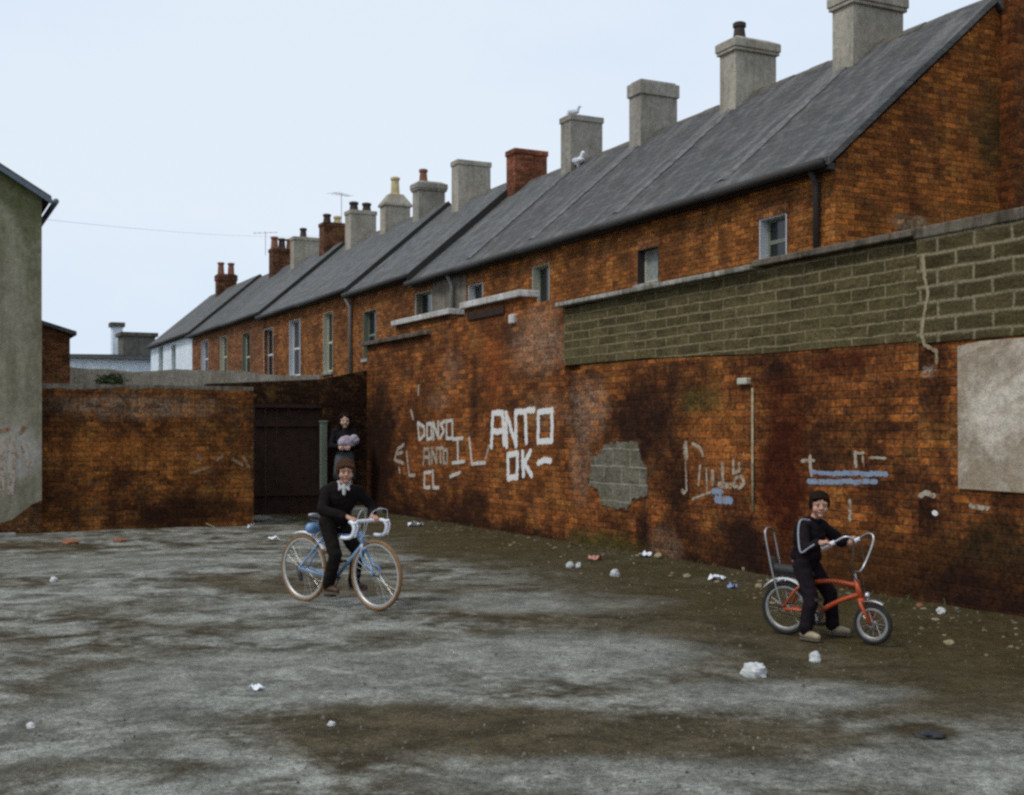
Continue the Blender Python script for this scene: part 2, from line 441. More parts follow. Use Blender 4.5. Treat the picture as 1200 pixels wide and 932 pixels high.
def build_ground():
    me = bpy.data.meshes.new('ground'); bm = bmesh.new()
    def axis(lo, hi, step, far):
        a = [lo + i * step for i in range(int((hi - lo) / step) + 1)]
        ext = [3, 8, 20, 60, 200, 700]
        return [lo - e for e in reversed(ext)] + a + [a[-1] + e for e in ext]
    xs = axis(-14, 16, .3, 0); ys = axis(0, 28, .3, 0)
    g = [[bm.verts.new((x, y, gz(x, y) if -14 <= x <= 16 and 0 <= y <= 28 else 0)) for x in xs] for y in ys]
    for j in range(len(ys) - 1):
        for i in range(len(xs) - 1):
            bm.faces.new((g[j][i], g[j][i + 1], g[j + 1][i + 1], g[j + 1][i])).smooth = True
    bm.to_mesh(me); bm.free(); me.materials.append(M['ground'])
    o = bpy.data.objects.new('ground', me); COL.objects.link(o); tag(o, kind='structure'); return o
build_ground()

# ---------------------------------------------------------------- shared materials
M['coping'] = render_mat('weathered_coping', (.30, .29, .26), (.07, .06, .04), .8, 3, scale=2)
M['coping_dark'] = render_mat('sooty_coping', (.13, .11, .085), (.035, .03, .022), .8, 5, scale=2)
M['coping_white'] = render_mat('pale_coping', (.48, .48, .46), (.25, .22, .18), .5, 4, scale=2)
M['wpaint'] = plain('white_gloss_paint', (.56, .58, .60), .5, var=.08)
M['cpaint'] = plain('cream_paint', (.46, .46, .36), .6, var=.15)
M['gpaint'] = plain('grey_green_paint', (.16, .18, .14), .6, var=.2)
M['glass'] = plain('dark_glass', (.012, .013, .014), .12, var=.3, spec=.6)
M['curtain'] = plain('net_curtain', (.24, .26, .24), .9, var=.3, scale=12)
M['iron'] = plain('rusty_iron', (.035, .03, .026), .7, var=.3)
M['pipe_grey'] = plain('grey_downpipe', (.22, .22, .21), .7, var=.3)
M['blue_grey'] = plain('blue_grey_fascia', (.11, .14, .17), .7, var=.2)
M['ridge'] = plain('ridge_tile', (.10, .085, .07), .9, var=.4, scale=5)
M['flash'] = plain('mortar_flashing', (.115, .113, .108), .9, var=.5, scale=9)
M['pot_red'] = plain('terracotta_pot', (.20, .085, .05), .9, var=.3, scale=10)
M['pot_yel'] = plain('buff_pot', (.50, .40, .20), .9, var=.2, scale=10)
M['pot_dark'] = plain('sooty_pot', (.05, .035, .03), .9, var=.3, scale=10)
M['wood_dark'] = plain('tarred_boards', (.028, .010, .005), .85, var=.5, scale=7, bump=.6)
M['slab'] = render_mat('stone_slab', (.22, .21, .19), (.08, .07, .05), .6, 8)
M['paint'] = paint_mat('brushed_white_paint', (.84, .83, .80), .3)
M['paint_faint'] = paint_mat('faded_white_paint', (.50, .44, .36), .7)
M['paint_blue'] = paint_mat('pale_blue_paint', (.26, .34, .46), .6)
M['paint_cream'] = paint_mat('cream_paint_smear', (.46, .42, .32), .75)
M['paint_red'] = paint_mat('pinkish_paint_smear', (.42, .25, .18), .8)
M['chim'] = [render_mat('chimney_render_a', (.33, .30, .25), (.17, .145, .105), .5, 1), render_mat('chimney_render_b', (.27, .25, .215), (.14, .12, .09), .55, 2)]
M['chim_brick'] = brick_mat('chimney_brick', (.34, .11, .06), (.22, .07, .04), (.14, .10, .08), .45, .2, 12)
M['chim_brick_dk'] = brick_mat('chimney_brick_dark', (.20, .085, .05), (.12, .05, .03), (.10, .07, .05), .6, .2, 13)
M['slate'] = [slate_mat('slate_a', (.084, .084, .083), 1), slate_mat('slate_b', (.112, .115, .116), 2), slate_mat('slate_c', (.095, .095, .094), 3)]

# ---------------------------------------------------------------- yard walls
DW = 8.1
YW = 'brick yard walls behind the terrace'
def wb(s0, px, py, rpx, rpy, c, amt):            # colour patch on a yard wall given in picture size: (u, z, ru, rz)
    s = s_at(px, DW); Z = DW * F / CA / (px - XV)
    ru = abs(s_at(px - rpx, DW) - s_at(px + rpx, DW)) / 2
    return (s0 - s, z_at(px, py, DW), ru, rpy * Z / F, c, amt)
DARK_BRICK = (.028, .011, .006); PINK = (.36, .24, .17); LIME = (.42, .36, .28); OLIVE = (.09, .075, .02)  # first is a near-black tone for sooty patches and the dark wall foot

def strokes(mb, pts, wpx, proud=.004, d=DW, closed=False):
    """a brush stroke on the wall plane, drawn through picture points, as a thin raised ribbon"""
    P = [Vector((-s_at(px, d), 0, z_at(px, py, d))) for px, py in pts]
    if closed: P.append(P[0])
    Zm = d * F / CA / (sum(p[0] for p in pts) / len(pts) - XV)
    hw = wpx * Zm / F / 2
    for a, b in zip(P[:-1], P[1:]):
        t = (b - a); L = t.length
        if L < 1e-5: continue
        t /= L; n = Vector((-t.z, 0, t.x)); tot = L + 2 * hw
        k = max(6, int(tot / .018)); up = []; dn = []; sd = random.random() * 90
        for i in range(k + 1):
            x = tot * i / k - hw; q = a + t * x + n * (.35 * hw * mnoise.noise(Vector((sd + x * 7, 3, 3))))
            e = max(0.0, -x, x - L) / hw; cap = math.sqrt(max(0.02, 1 - min(1, e) ** 2.6))
            wv = lambda o: cap * (1 + .55 * mnoise.noise(Vector((sd + x * 26, o, 0))) + .22 * mnoise.noise(Vector((sd + x * 90, o, 5))))
            up.append(q + n * hw * wv(0)); dn.append(q - n * hw * wv(7))
        poly = [(p.x, p.z) for p in dn] + [(p.x, p.z) for p in reversed(up)]
        mb.prism(poly, d - proud - random.uniform(0, .0012), d + .004)
def zs(ox, oy, sc):
    return lambda pts: [(ox + x / sc, oy + y / sc) for x, y in pts]

# wall with the lettering (left end of the yard walls)
sA, sB = s_at(430, DW), s_at(662, DW)
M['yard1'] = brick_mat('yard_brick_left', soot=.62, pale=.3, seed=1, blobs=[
    wb(sA, 470, 612, 40, 22, DARK_BRICK, .9), wb(sA, 540, 622, 60, 18, DARK_BRICK, .85), wb(sA, 620, 632, 50, 20, DARK_BRICK, .85),  # dark blobs along the wall foot
    wb(sA, 445, 540, 26, 110, DARK_BRICK, .95), wb(sA, 555, 600, 24, 32, DARK_BRICK, .8), wb(sA, 500, 600, 60, 26, DARK_BRICK, .6),
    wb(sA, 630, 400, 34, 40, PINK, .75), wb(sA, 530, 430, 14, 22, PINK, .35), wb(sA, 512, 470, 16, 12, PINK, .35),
    wb(sA, 578, 430, 14, 60, (.30, .075, .02), .6), wb(sA, 556, 470, 5, 60, DARK_BRICK, .7), wb(sA, 640, 480, 26, 26, PINK, .3)])
W1 = RowThing('yard_wall', 'old brick yard wall painted with big white lettering, stepped top', 'wall', sA, DW, YW)
mb = MB()
def wall_prof(pts, z0=-.3):
    s = [s_at(p, DW) for p, z in pts]
    return [(-s[0], z0)] + [(-a, z) for a, (p, z) in zip(s, pts)] + [(-s[-1], z0)]
prof = [(430, 3.20), (506, 3.22), (506, 3.36), (544, 3.38), (544, 3.50), (612, 3.52), (612, 3.38), (662, 3.36)]
mb.prism(wall_prof(prof), DW, DW + .24)
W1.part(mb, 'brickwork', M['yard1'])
mb = MB().rbox(s_at(428, DW) + .05, s_at(505, DW), DW - .09, DW + .28, 3.2, 3.27); W1.part(mb, 'coping', M['coping_dark'], bevel=.01)
mb = MB().rbox(s_at(543, DW), s_at(613, DW), DW - .07, DW + .28, 3.5, 3.6)
W1.part(mb, 'coping', M['coping_white'], bevel=.015)
mb = MB().rbox(s_at(549, DW), s_at(592, DW), DW - .03, DW + .1, 3.30, 3.42); W1.part(mb, 'lintel', M['wood_dark'], bevel=.008)  # lintel, with the shadow under the coping painted into its dark colour
for px, py in ((602, 374),):
    c = Vector((-s_at(px, DW), DW, z_at(px, py, DW)))
    W1.part(MB().box(c.x - .09, c.x + .09, DW - .05, DW + .05, c.z - .07, c.z + .07), 'stone_corbel', M['coping_white'], bevel=.02)
q = zs(420, 330, 3.107)
mb = MB()
for st, cl in [([(485, 602), (490, 480), (526, 478), (531, 592)], 0), ([(488, 546), (528, 546)], 0), ([(540, 600), (538, 480), (575, 597), (573, 474)], 0),
               ([(580, 476), (640, 468)], 0), ([(609, 476), (612, 586)], 0), ([(656, 477), (706, 468), (705, 580), (655, 584)], 1),
               ([(545, 632), (580, 626), (578, 712), (546, 716)], 1), ([(598, 622), (601, 706)], 0), ([(627, 618), (605, 662), (631, 706)], 0), ([(655, 661), (678, 650), (700, 652)], 0)]:
    strokes(mb, q(st), 7.0, closed=bool(cl))
W1.part(mb, 'painted_lettering', M['paint'])
mb = MB()
for st, cl in [([(217, 515), (222, 576)], 0), ([(217, 515), (240, 530), (241, 560), (222, 576)], 0), ([(250, 520), (266, 518), (267, 572), (251, 574)], 1),
               ([(274, 576), (273, 514), (292, 570), (291, 511)], 0), ([(314, 510), (299, 519), (312, 545), (299, 571)], 0), ([(321, 508), (343, 507), (343, 570), (322, 572)], 1),
               ([(264, 694), (241, 697), (241, 750), (260, 750)], 0), ([(271, 690), (273, 752), (292, 750)], 0),
               ([(345, 575), (380, 570)], 0), ([(362, 573), (363, 655)], 0), ([(343, 661), (386, 656)], 0), ([(335, 710), (370, 696)], 0),
               ([(404, 570), (414, 664), (462, 660)], 0)]:
    strokes(mb, q(st), 4.2, closed=bool(cl))
W1.part(mb, 'painted_lettering', paint_mat('thin_white_paint', (.66, .63, .57), .5))
mb = MB()
for st, cl in [([(237, 666), (240, 611), (257, 610), (260, 666)], 0), ([(238, 640), (259, 640)], 0), ([(268, 663), (268, 608), (285, 661), (285, 607)], 0),
               ([(289, 608), (308, 606)], 0), ([(299, 607), (300, 661)], 0), ([(310, 615), (324, 613), (324, 660), (311, 662)], 1),
               ([(166, 594), (142, 612), (132, 650), (164, 662)], 0), ([(140, 628), (160, 622)], 0), ([(176, 622), (185, 706), (206, 706)], 0),
               ([(476, 600), (464, 645)], 0), ([(220, 380), (218, 412)], 0), ([(192, 470), (200, 500)], 0), ([(152, 695), (148, 680)], 0)]:
    strokes(mb, q(st), 4.0, closed=bool(cl))
W1.part(mb, 'faded_lettering', M['paint_faint'])

# wall topped with concrete blocks
sC, sD = s_at(662, DW), s_at(1079, DW)
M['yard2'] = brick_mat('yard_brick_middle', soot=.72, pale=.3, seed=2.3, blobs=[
    wb(sC, 700, 648, 50, 24, DARK_BRICK, .8), wb(sC, 800, 664, 70, 26, DARK_BRICK, .8), wb(sC, 900, 680, 70, 60, DARK_BRICK, .95), wb(sC, 1040, 690, 90, 50, DARK_BRICK, .9), wb(sC, 960, 520, 60, 40, DARK_BRICK, .55), wb(sC, 760, 570, 60, 14, DARK_BRICK, .5), wb(sC, 1040, 500, 50, 12, DARK_BRICK, .5),  # dark blobs along the foot, then smaller ones higher up
    wb(sC, 755, 495, 46, 62, DARK_BRICK, .92), wb(sC, 795, 560, 14, 46, DARK_BRICK, .9), wb(sC, 688, 478, 24, 34, PINK, .6), wb(sC, 680, 540, 12, 50, PINK, .5),
    wb(sC, 918, 560, 34, 130, (.055, .012, .004), .95), wb(sC, 872, 640, 22, 60, DARK_BRICK, .95), wb(sC, 753, 622, 9, 40, DARK_BRICK, .9), wb(sC, 835, 500, 40, 50, (.34, .12, .03), .5),  # tall dark red patch for the bricked-up doorway, near-black patch beside it
    wb(sC, 990, 425, 40, 18, (.05, .012, .006), .8), wb(sC, 905, 430, 18, 16, DARK_BRICK, .8), wb(sC, 705, 640, 50, 20, OLIVE, .7), wb(sC, 820, 470, 30, 16, OLIVE, .6),
    wb(sC, 820, 640, 60, 34, DARK_BRICK, .6), wb(sC, 780, 640, 18, 22, PINK, .4), wb(sC, 1000, 660, 90, 46, (.07, .028, .008), .7)])
M['blocks'] = block_mat('concrete_blocks', (.124, .098, .046), (.08, .063, .03), (.25, .21, .125), seed=2, ms=.017)
M['blocks2'] = block_mat('concrete_blocks_thick_pointing', (.098, .078, .038), (.068, .052, .024), (.27, .23, .145), .40, .14, seed=5, ms=.026)
M['infill'] = block_mat('grey_infill_blocks', (.19, .172, .135), (.14, .13, .095), (.32, .29, .235), .42, .22, seed=8, ms=.02)
W2 = RowThing('yard_wall', 'brick yard wall raised with courses of grey-green concrete blocks', 'wall', sC, DW, YW)
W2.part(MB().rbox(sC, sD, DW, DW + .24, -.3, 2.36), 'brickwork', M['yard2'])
poly = [(-sC, 2.36), (-sC, 3.2), (-s_at(880, DW), 3.25), (-sD, 3.25), (-sD, 2.30)]
poly = [(-sC, 2.44), (-sC, 3.2), (-s_at(880, DW), 3.25), (-sD, 3.25), (-sD, 2.34), (-s_at(890, DW), 2.355), (-s_at(760, DW), 2.43)]
W2.part(MB().prism(poly, DW - .012, DW + .2), 'blockwork', M['blocks'])
s1 = s_at(890, DW)
W2.part(MB().rbox(sC + .05, s1, DW - .13, DW + .3, 3.23, 3.285), 'coping', M['coping'], bevel=.012)
W2.part(MB().rbox(s1 - .01, sD, DW - .12, DW + .3, 3.255, 3.32), 'coping', M['coping_dark'], bevel=.012)
q4 = zs(660, 440, 3.585)
pl = [(-s_at(a, DW), z_at(a, b, DW)) for a, b in q4([(185, 285), (320, 280), (325, 360), (352, 380), (356, 512), (300, 515), (270, 565), (165, 550), (152, 480), (110, 462), (122, 350), (150, 335)])]
pj = []
for k, a in enumerate(pl):
    b = pl[(k + 1) % len(pl)]; n = max(2, int(math.hypot(b[0] - a[0], b[1] - a[1]) / .05))
    for i in range(n):
        t = i / n; pj.append((a[0] + (b[0] - a[0]) * t + random.uniform(-.018, .018), a[1] + (b[1] - a[1]) * t + random.uniform(-.018, .018)))
pl = pj
W2.part(MB().prism(pl, DW - .012, DW + .05), 'block_infill', M['infill'])
# iron conduit and its box on the brick
cx = -s_at(883, DW)
W2.part(MB().tube([(cx, DW - .012, z_at(883, 455, DW)), (cx + .012, DW - .02, z_at(885, 560, DW)), (cx + .015, DW - .018, z_at(886, 600, DW))], .013, 8), 'conduit', plain('stained_conduit', (.32, .27, .17), .8, var=.5, scale=14), smooth=True)
c = Vector((-s_at(874, DW), 0, z_at(874, 447, DW)))
W2.part(MB().box(c.x - .085, c.x + .085, DW - .06, DW + .01, c.z - .035, c.z + .035), 'junction_box', M['cpaint'], bevel=.012)
mb = MB()
for st, cl, ww in [([(515, 365), (520, 485)], 0, 3), ([(576, 380), (570, 462)], 0, 3.5), ([(602, 392), (606, 490)], 0, 3), ([(628, 405), (628, 455)], 0, 6), ([(670, 370), (673, 470)], 0, 4.5),
                   ([(716, 358), (716, 412), (742, 402), (740, 372)], 0, 4), ([(722, 430), (750, 426), (762, 452), (744, 472), (718, 466)], 1, 4.5), ([(656, 460), (704, 466)], 0, 7),
                   ([(515, 288), (518, 345)], 0, 8), ([(545, 288), (575, 305), (588, 338)], 0, 4), ([(500, 485), (512, 492)], 0, 5), ([(545, 520), (620, 490)], 0, 3)]:
    strokes(mb, q4(st), ww, closed=bool(cl))
W2.part(mb, 'faded_lettering', M['paint_cream'])
mb = MB(); strokes(mb, q4([(630, 488), (668, 492)]), 7); strokes(mb, q4([(645, 522), (704, 526)]), 9)
W2.part(mb, 'blue_paint_mark', M['paint_blue'])
q5 = zs(900, 480, 3.107)
mb = MB()
for st, ww in [([(160, 228), (232, 234)], 5), ([(238, 234), (330, 232)], 6), ([(340, 234), (432, 236)], 6), ([(148, 262), (240, 264)], 6), ([(250, 263), (394, 263)], 6)]:
    strokes(mb, q5(st), ww)
W2.part(mb, 'blue_paint_mark', M['paint_blue'])
mb = MB()
for st, ww in [([(124, 188), (168, 186)], 4.5), ([(152, 170), (160, 240)], 5), ([(318, 155), (322, 208)], 4.5), ([(345, 170), (350, 205)], 3), ([(318, 160), (350, 158)], 3), ([(375, 175), (430, 178)], 3), ([(298, 332), (300, 402)], 5)]:
    strokes(mb, q5(st), ww)
W2.part(mb, 'faded_lettering', M['paint_cream'])

# right-hand wall with the rendered panel
sE, sF = sD, 2.0
DX = DW - .05
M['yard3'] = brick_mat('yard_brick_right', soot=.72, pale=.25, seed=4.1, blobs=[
    wb(sE, 1086, 605, 14, 32, (.024, .009, .005), .85), wb(sE, 1092, 655, 18, 56, (.03, .012, .006), .6), wb(sE, 1120, 680, 110, 46, (.075, .03, .008), .8), wb(sE, 1100, 470, 14, 40, DARK_BRICK, .5), wb(sE, 1088, 436, 8, 8, LIME, .8),
    wb(sE, 1160, 640, 60, 40, (.035, .02, .008), .9), wb(sE, 1150, 700, 120, 40, DARK_BRICK, .95)])  # dark blobs low on the wall
W3 = RowThing('yard_wall', 'brick yard wall with a big pale cement panel and thick-jointed blocks on top', 'wall', sE, DW, YW)
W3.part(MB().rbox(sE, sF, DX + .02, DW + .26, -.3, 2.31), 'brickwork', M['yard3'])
W3.part(MB().rbox(sE, sF, DX, DW + .22, 2.31, 3.23), 'blockwork', M['blocks2'])
W3.part(MB().rbox(sE + .03, sF, DX - .02, DW + .28, 3.23, 3.33), 'coping', M['coping_dark'], bevel=.012)
M['panel'] = render_mat('pale_cement_panel', (.46, .41, .34), (.24, .185, .12), .8, 6.4, scale=1.5, sw=.12)
pts = [(1122, 408), (1150, 404), (1320, 400)]; s_ = [s_at(a, DX) for a, b in pts]
W3.part(MB().prism([(-s_at(1123, DX), 1.05), (-s_at(1122, DX), 2.26), (-s_at(1150, DX), 2.285), (-s_at(1330, DX), 2.28), (-s_at(1330, DX), 1.03)], DX - .005, DX + .05), 'cement_panel', M['panel'], bevel=.006)
mb = MB()
for st, ww in [([(1082, 300), (1084, 325)], 5), ([(1084, 325), (1088, 345), (1084, 365)], 4), ([(1084, 365), (1080, 392), (1084, 405)], 4.5), ([(1084, 405), (1098, 412), (1098, 426)], 4)]:
    strokes(mb, st, ww, .006, DX)
W3.part(mb, 'mortar_seam', paint_mat('rough_seam_mortar', (.36, .31, .19), .6))
mb = MB()
strokes(mb, q5([(555, 314), (578, 303), (606, 316)]), 6, .006, DX + .02)
W3.part(mb, 'paint_smear', M['paint_cream'])
mb = MB(); strokes(mb, q5([(604, 376), (614, 381)]), 5, .006, DX + .02); W3.part(mb, 'white_paint_dab', M['paint'])
mb = MB(); strokes(mb, q5([(740, 352), (800, 360)]), 6, .006, DX + .02); W3.part(mb, 'paint_smear', M['paint_cream'])

# ---------------------------------------------------------------- cross walls on the left
SB = 20.2
dB0, dB1 = 1.95, d_at(297, SB)
M['back'] = brick_mat('back_wall_brick', (.36, .13, .028), (.21, .07, .016), soot=.68, pale=.5, seed=6.6, lime=(.30, .25, .18), blobs=[
    (dB0 + .25 - dB0, .5, .5, .4, DARK_BRICK, .6), (2.2, .25, 1.0, .3, DARK_BRICK, .8), (.25, 1.9, .35, .3, DARK_BRICK, .6), (1.2, 1.25, .9, .25, (.40, .14, .03), .5),
    (1.5, 1.95, 1.3, .2, (.26, .22, .17), .55)])
BW = RowThing('back_wall', 'low brick wall closing the waste ground beside the grey gable', 'wall', SB, dB0)
mb = MB(); n = 14; top = []
for i in range(n + 1):
    d = dB0 + (dB1 - dB0) * i / n
    top.append((d, 2.2 + .05 * (d - dB0) / (dB1 - dB0) + random.uniform(-.025, .025)))
mb.prism_d([(dB0, -.3)] + top + [(dB1, -.3)], -SB, -SB - .24)
BW.part(mb, 'brickwork', M['back'])
BW.part(MB().rbox(SB + .002, SB + .235, dB0, dB1, 2.19, 2.29), 'cement_capping', render_mat('flaked_capping', (.17, .15, .12), (.06, .045, .03), .8, 9, scale=3))
def cstroke(mb, pts, wpx, s=SB):                  # stroke on a cross wall
    P = [Vector((0, d_at(px, s), zc_at(px, py, s))) for px, py in pts]
    for a, b in zip(P[:-1], P[1:]):
        t = (b - a).normalized(); nn = Vector((0, -t.z, t.y)); hw = wpx / 130
        k = 4; up = []; dn = []
        for i in range(k + 1):
            qq = a + (b - a) * i / k
            up.append(qq + nn * hw * random.uniform(.6, 1.3)); dn.append(qq - nn * hw * random.uniform(.6, 1.3))
        mb.prism_d([(p.y, p.z) for p in dn] + [(p.y, p.z) for p in reversed(up)], -s + .004 + random.uniform(0, .001), -s - .005)
mb = MB()
for st in ([(272, 538), (285, 546)], [(285, 535), (292, 548)], [(222, 555), (246, 548)], [(230, 532), (236, 540)], [(254, 540), (262, 534)]): cstroke(mb, st, 3)
BW.part(mb, 'faded_paint_marks', paint_mat('rubbed_out_paint', (.32, .25, .17), .85))

# recess with dark gate between the back wall and the yard wall
SR = 22.6
dR0, dG1, dR1 = dB1 - .22, d_at(372, SR), DW + .02
M['recess'] = brick_mat('black_red_brick', (.042, .016, .008), (.026, .010, .005), (.03, .018, .011), soot=.6, pale=.25, seed=8, lime=(.10, .075, .04), sootcol=(.02, .009, .006))  # recess brick, far darker than the other walls
RW = RowThing('recess_wall', 'black-red brick wall set back behind the dark gate and doorway', 'wall', SR, dR0)
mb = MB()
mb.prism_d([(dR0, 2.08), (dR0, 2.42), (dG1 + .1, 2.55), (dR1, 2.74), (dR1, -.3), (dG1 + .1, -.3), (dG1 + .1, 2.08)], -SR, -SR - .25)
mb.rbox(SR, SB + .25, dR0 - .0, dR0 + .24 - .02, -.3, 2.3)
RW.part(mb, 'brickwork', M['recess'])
RW.part(MB().rbox(SR + .004, SR + .06, dR0 + .24, dG1 + .08, 2.0, 2.11), 'lintel', M['wood_dark'])
GT = RowThing('yard_gate', 'tall dark boarded gate in the dark recess beside the grey-green post', 'gate', SR + .1, dR0 + .24)
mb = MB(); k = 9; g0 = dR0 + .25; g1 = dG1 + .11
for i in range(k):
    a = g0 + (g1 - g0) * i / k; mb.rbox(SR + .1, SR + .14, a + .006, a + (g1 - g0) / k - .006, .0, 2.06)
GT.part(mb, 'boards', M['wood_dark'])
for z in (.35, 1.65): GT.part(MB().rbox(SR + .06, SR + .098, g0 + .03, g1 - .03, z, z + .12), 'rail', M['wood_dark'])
PS = RowThing('gate_post', 'weathered grey-green wooden door post standing beside the dark gate', 'post', SR - .06, dG1 + .05)
PS.part(MB().rbox(SR - .08, SR + .0, dG1 + .04, dG1 + .17, -.1, 1.72), 'post_shaft', M['gpaint'], bevel=.012)
PS.part(MB().rbox(SR - .09, SR - .002, dG1 + .03, dG1 + .18, 1.722, 1.76), 'post_cap', M['gpaint'], bevel=.008)
DS = RowThing('door_step', 'low stone doorstep in the recess under the standing woman', 'step', SR - .5, dG1 + .25)
DS.part(MB().rbox(SR - .85, SR - .01, dG1 + .2, dG1 + 1.3, -.1, .13), 'slab', M['slab'], bevel=.02)

# ---------------------------------------------------------------- gable building on the left
M['gable'] = render_mat('mossy_cement_gable', (.225, .208, .15), (.145, .13, .085), .6, 2, green=(.07, .085, .016), scale=.8,
    blobs=[(-.45, 1.25, .45, .5, (.44, .42, .38), .6), (-.6, 1.75, .4, .25, (.30, .27, .2), .4)])
LB = RowThing('gable_house', 'two-storey house with a mossy grey cement gable wall and sloping roof edge', 'house', SB - .12, 2.0)
sG = SB - .12; dE = d_at(49, sG); zE = 5.12; half = 4.2; zR = zE + half * math.tan(math.radians(31))
mb = MB(); mb.prism_d([(dE, -.3), (dE, zE), (dE - half, zR), (dE - 2 * half, zE), (dE - 2 * half, -.3)], -sG, -sG - 9)
LB.part(mb, 'gable_wall', M['gable'])
mb = MB(); th = .06; tn = math.tan(math.radians(31))
for sgn in (1, -1):
    a = dE - half + sgn * (half + .13); zz = zE - .13 * tn
    mb.prism_d([(a, zz + .03), (a, zz + .03 + th), (dE - half, zR + .03 + th), (dE - half, zR + .03)], -sG + .1, -sG - 9.1)
LB.part(mb, 'roof', M['slate'][2])
LB.part(MB().prism_d([(dE + .14, zE - .12), (dE + .14, zE - .045), (dE - half, zR + .08), (dE - half, zR - .0)], -sG + .135, -sG + .1015), 'bargeboard', M['blue_grey'])
mb = MB().tube([Vector((-sG + .14, dE + .19, zE - .07)), Vector((-sG - 9, dE + .19, zE - .07))], .045, 8); LB.part(mb, 'gutter', M['blue_grey'], smooth=True)
mb = MB(); mb.prism_d([(dE + .002, -.2), (dE + .002, .50), (dE - .14, .44), (dE - .42, .22), (dE - .75, .12), (dE - 2.2, .06), (dE - 2.2, -.2)], -sG + .012, -sG - .05)
LB.part(mb, 'bare_brick_foot', brick_mat('bare_brick_foot', (.13, .06, .022), (.08, .035, .015), soot=.6, seed=3))
mb = MB()
for st in ([(4, 512), (2, 575)], [(14, 508), (13, 580)], [(26, 520), (34, 548)]): cstroke(mb, st, 6, sG)
LB.part(mb, 'white_paint_smear', M['paint_faint'])
for st in ([(0, 506), (12, 502)], [(14, 540), (20, 532)], [(22, 508), (30, 500)]):
    mb = MB(); cstroke(mb, st, 4, sG); LB.part(mb, 'pink_paint_smear', M['paint_red'])
KB = RowThing('kerb_stone', 'long worn kerb stone lying at the foot of the grey gable', 'kerb', sG - .7, 1.0)
KB.part(MB().rbox(sG - .75, sG - .6, -2.5, 1.55, -.1, .07), 'stone', M['slab'], bevel=.02)
# ---------------------------------------------------------------- the terrace
DH, DRG, DFR = 11.5, 14.5, 17.5
ZEAVE, ZRIDGE = 5.26, 7.82
PITCH = math.atan2(ZRIDGE - ZEAVE, DRG - DH)
M['hbrick'] = [brick_mat('house_brick_a', (.42, .155, .034), (.26, .085, .02), soot=.5, pale=.75, seed=21, lime=(.36, .27, .16)),
               brick_mat('house_brick_b', (.38, .145, .042), (.23, .08, .022), soot=.5, pale=.45, seed=22, lime=(.30, .24, .17)),
               brick_mat('house_brick_c', (.29, .125, .058), (.19, .075, .034), soot=.45, pale=.4, seed=23, lime=(.28, .23, .18))]
M['gable_brick'] = brick_mat('gable_end_brick', (.43, .145, .026), (.27, .08, .016), soot=.5, pale=.2, seed=25, blobs=[
    (3.0, 6.0, .5, .7, (.07, .05, .018), .7), (2.2, 4.6, .8, .25, (.24, .11, .03), .5), (5.2, 5.5, 1.4, 4.0, (.06, .018, .008), .95), (1.4, 4.5, .4, .12, (.34, .30, .2), .7)])
M['hrender'] = render_mat('stained_grey_render', (.20, .18, .145), (.07, .055, .04), .7, 12, scale=2)
M['limewash'] = render_mat('limewash', (.62, .68, .74), (.42, .45, .48), .4, 14, scale=2)

def wall_holes(mb, s0, s1, z0, z1, holes, d):
    ss = sorted({s0, s1, *[h[0] for h in holes], *[h[1] for h in holes]}); zz = sorted({z0, z1, *[h[2] for h in holes], *[h[3] for h in holes]})
    for a, b in zip(ss[:-1], ss[1:]):
        for c, e in zip(zz[:-1], zz[1:]):
            ms, mz = (a + b) / 2, (c + e) / 2
            if any(h[0] < ms < h[1] and h[2] < mz < h[3] for h in holes): continue
            mb.add([(-b, d, c), (-a, d, c), (-a, d, e), (-b, d, e)], [(0, 1, 2, 3)])

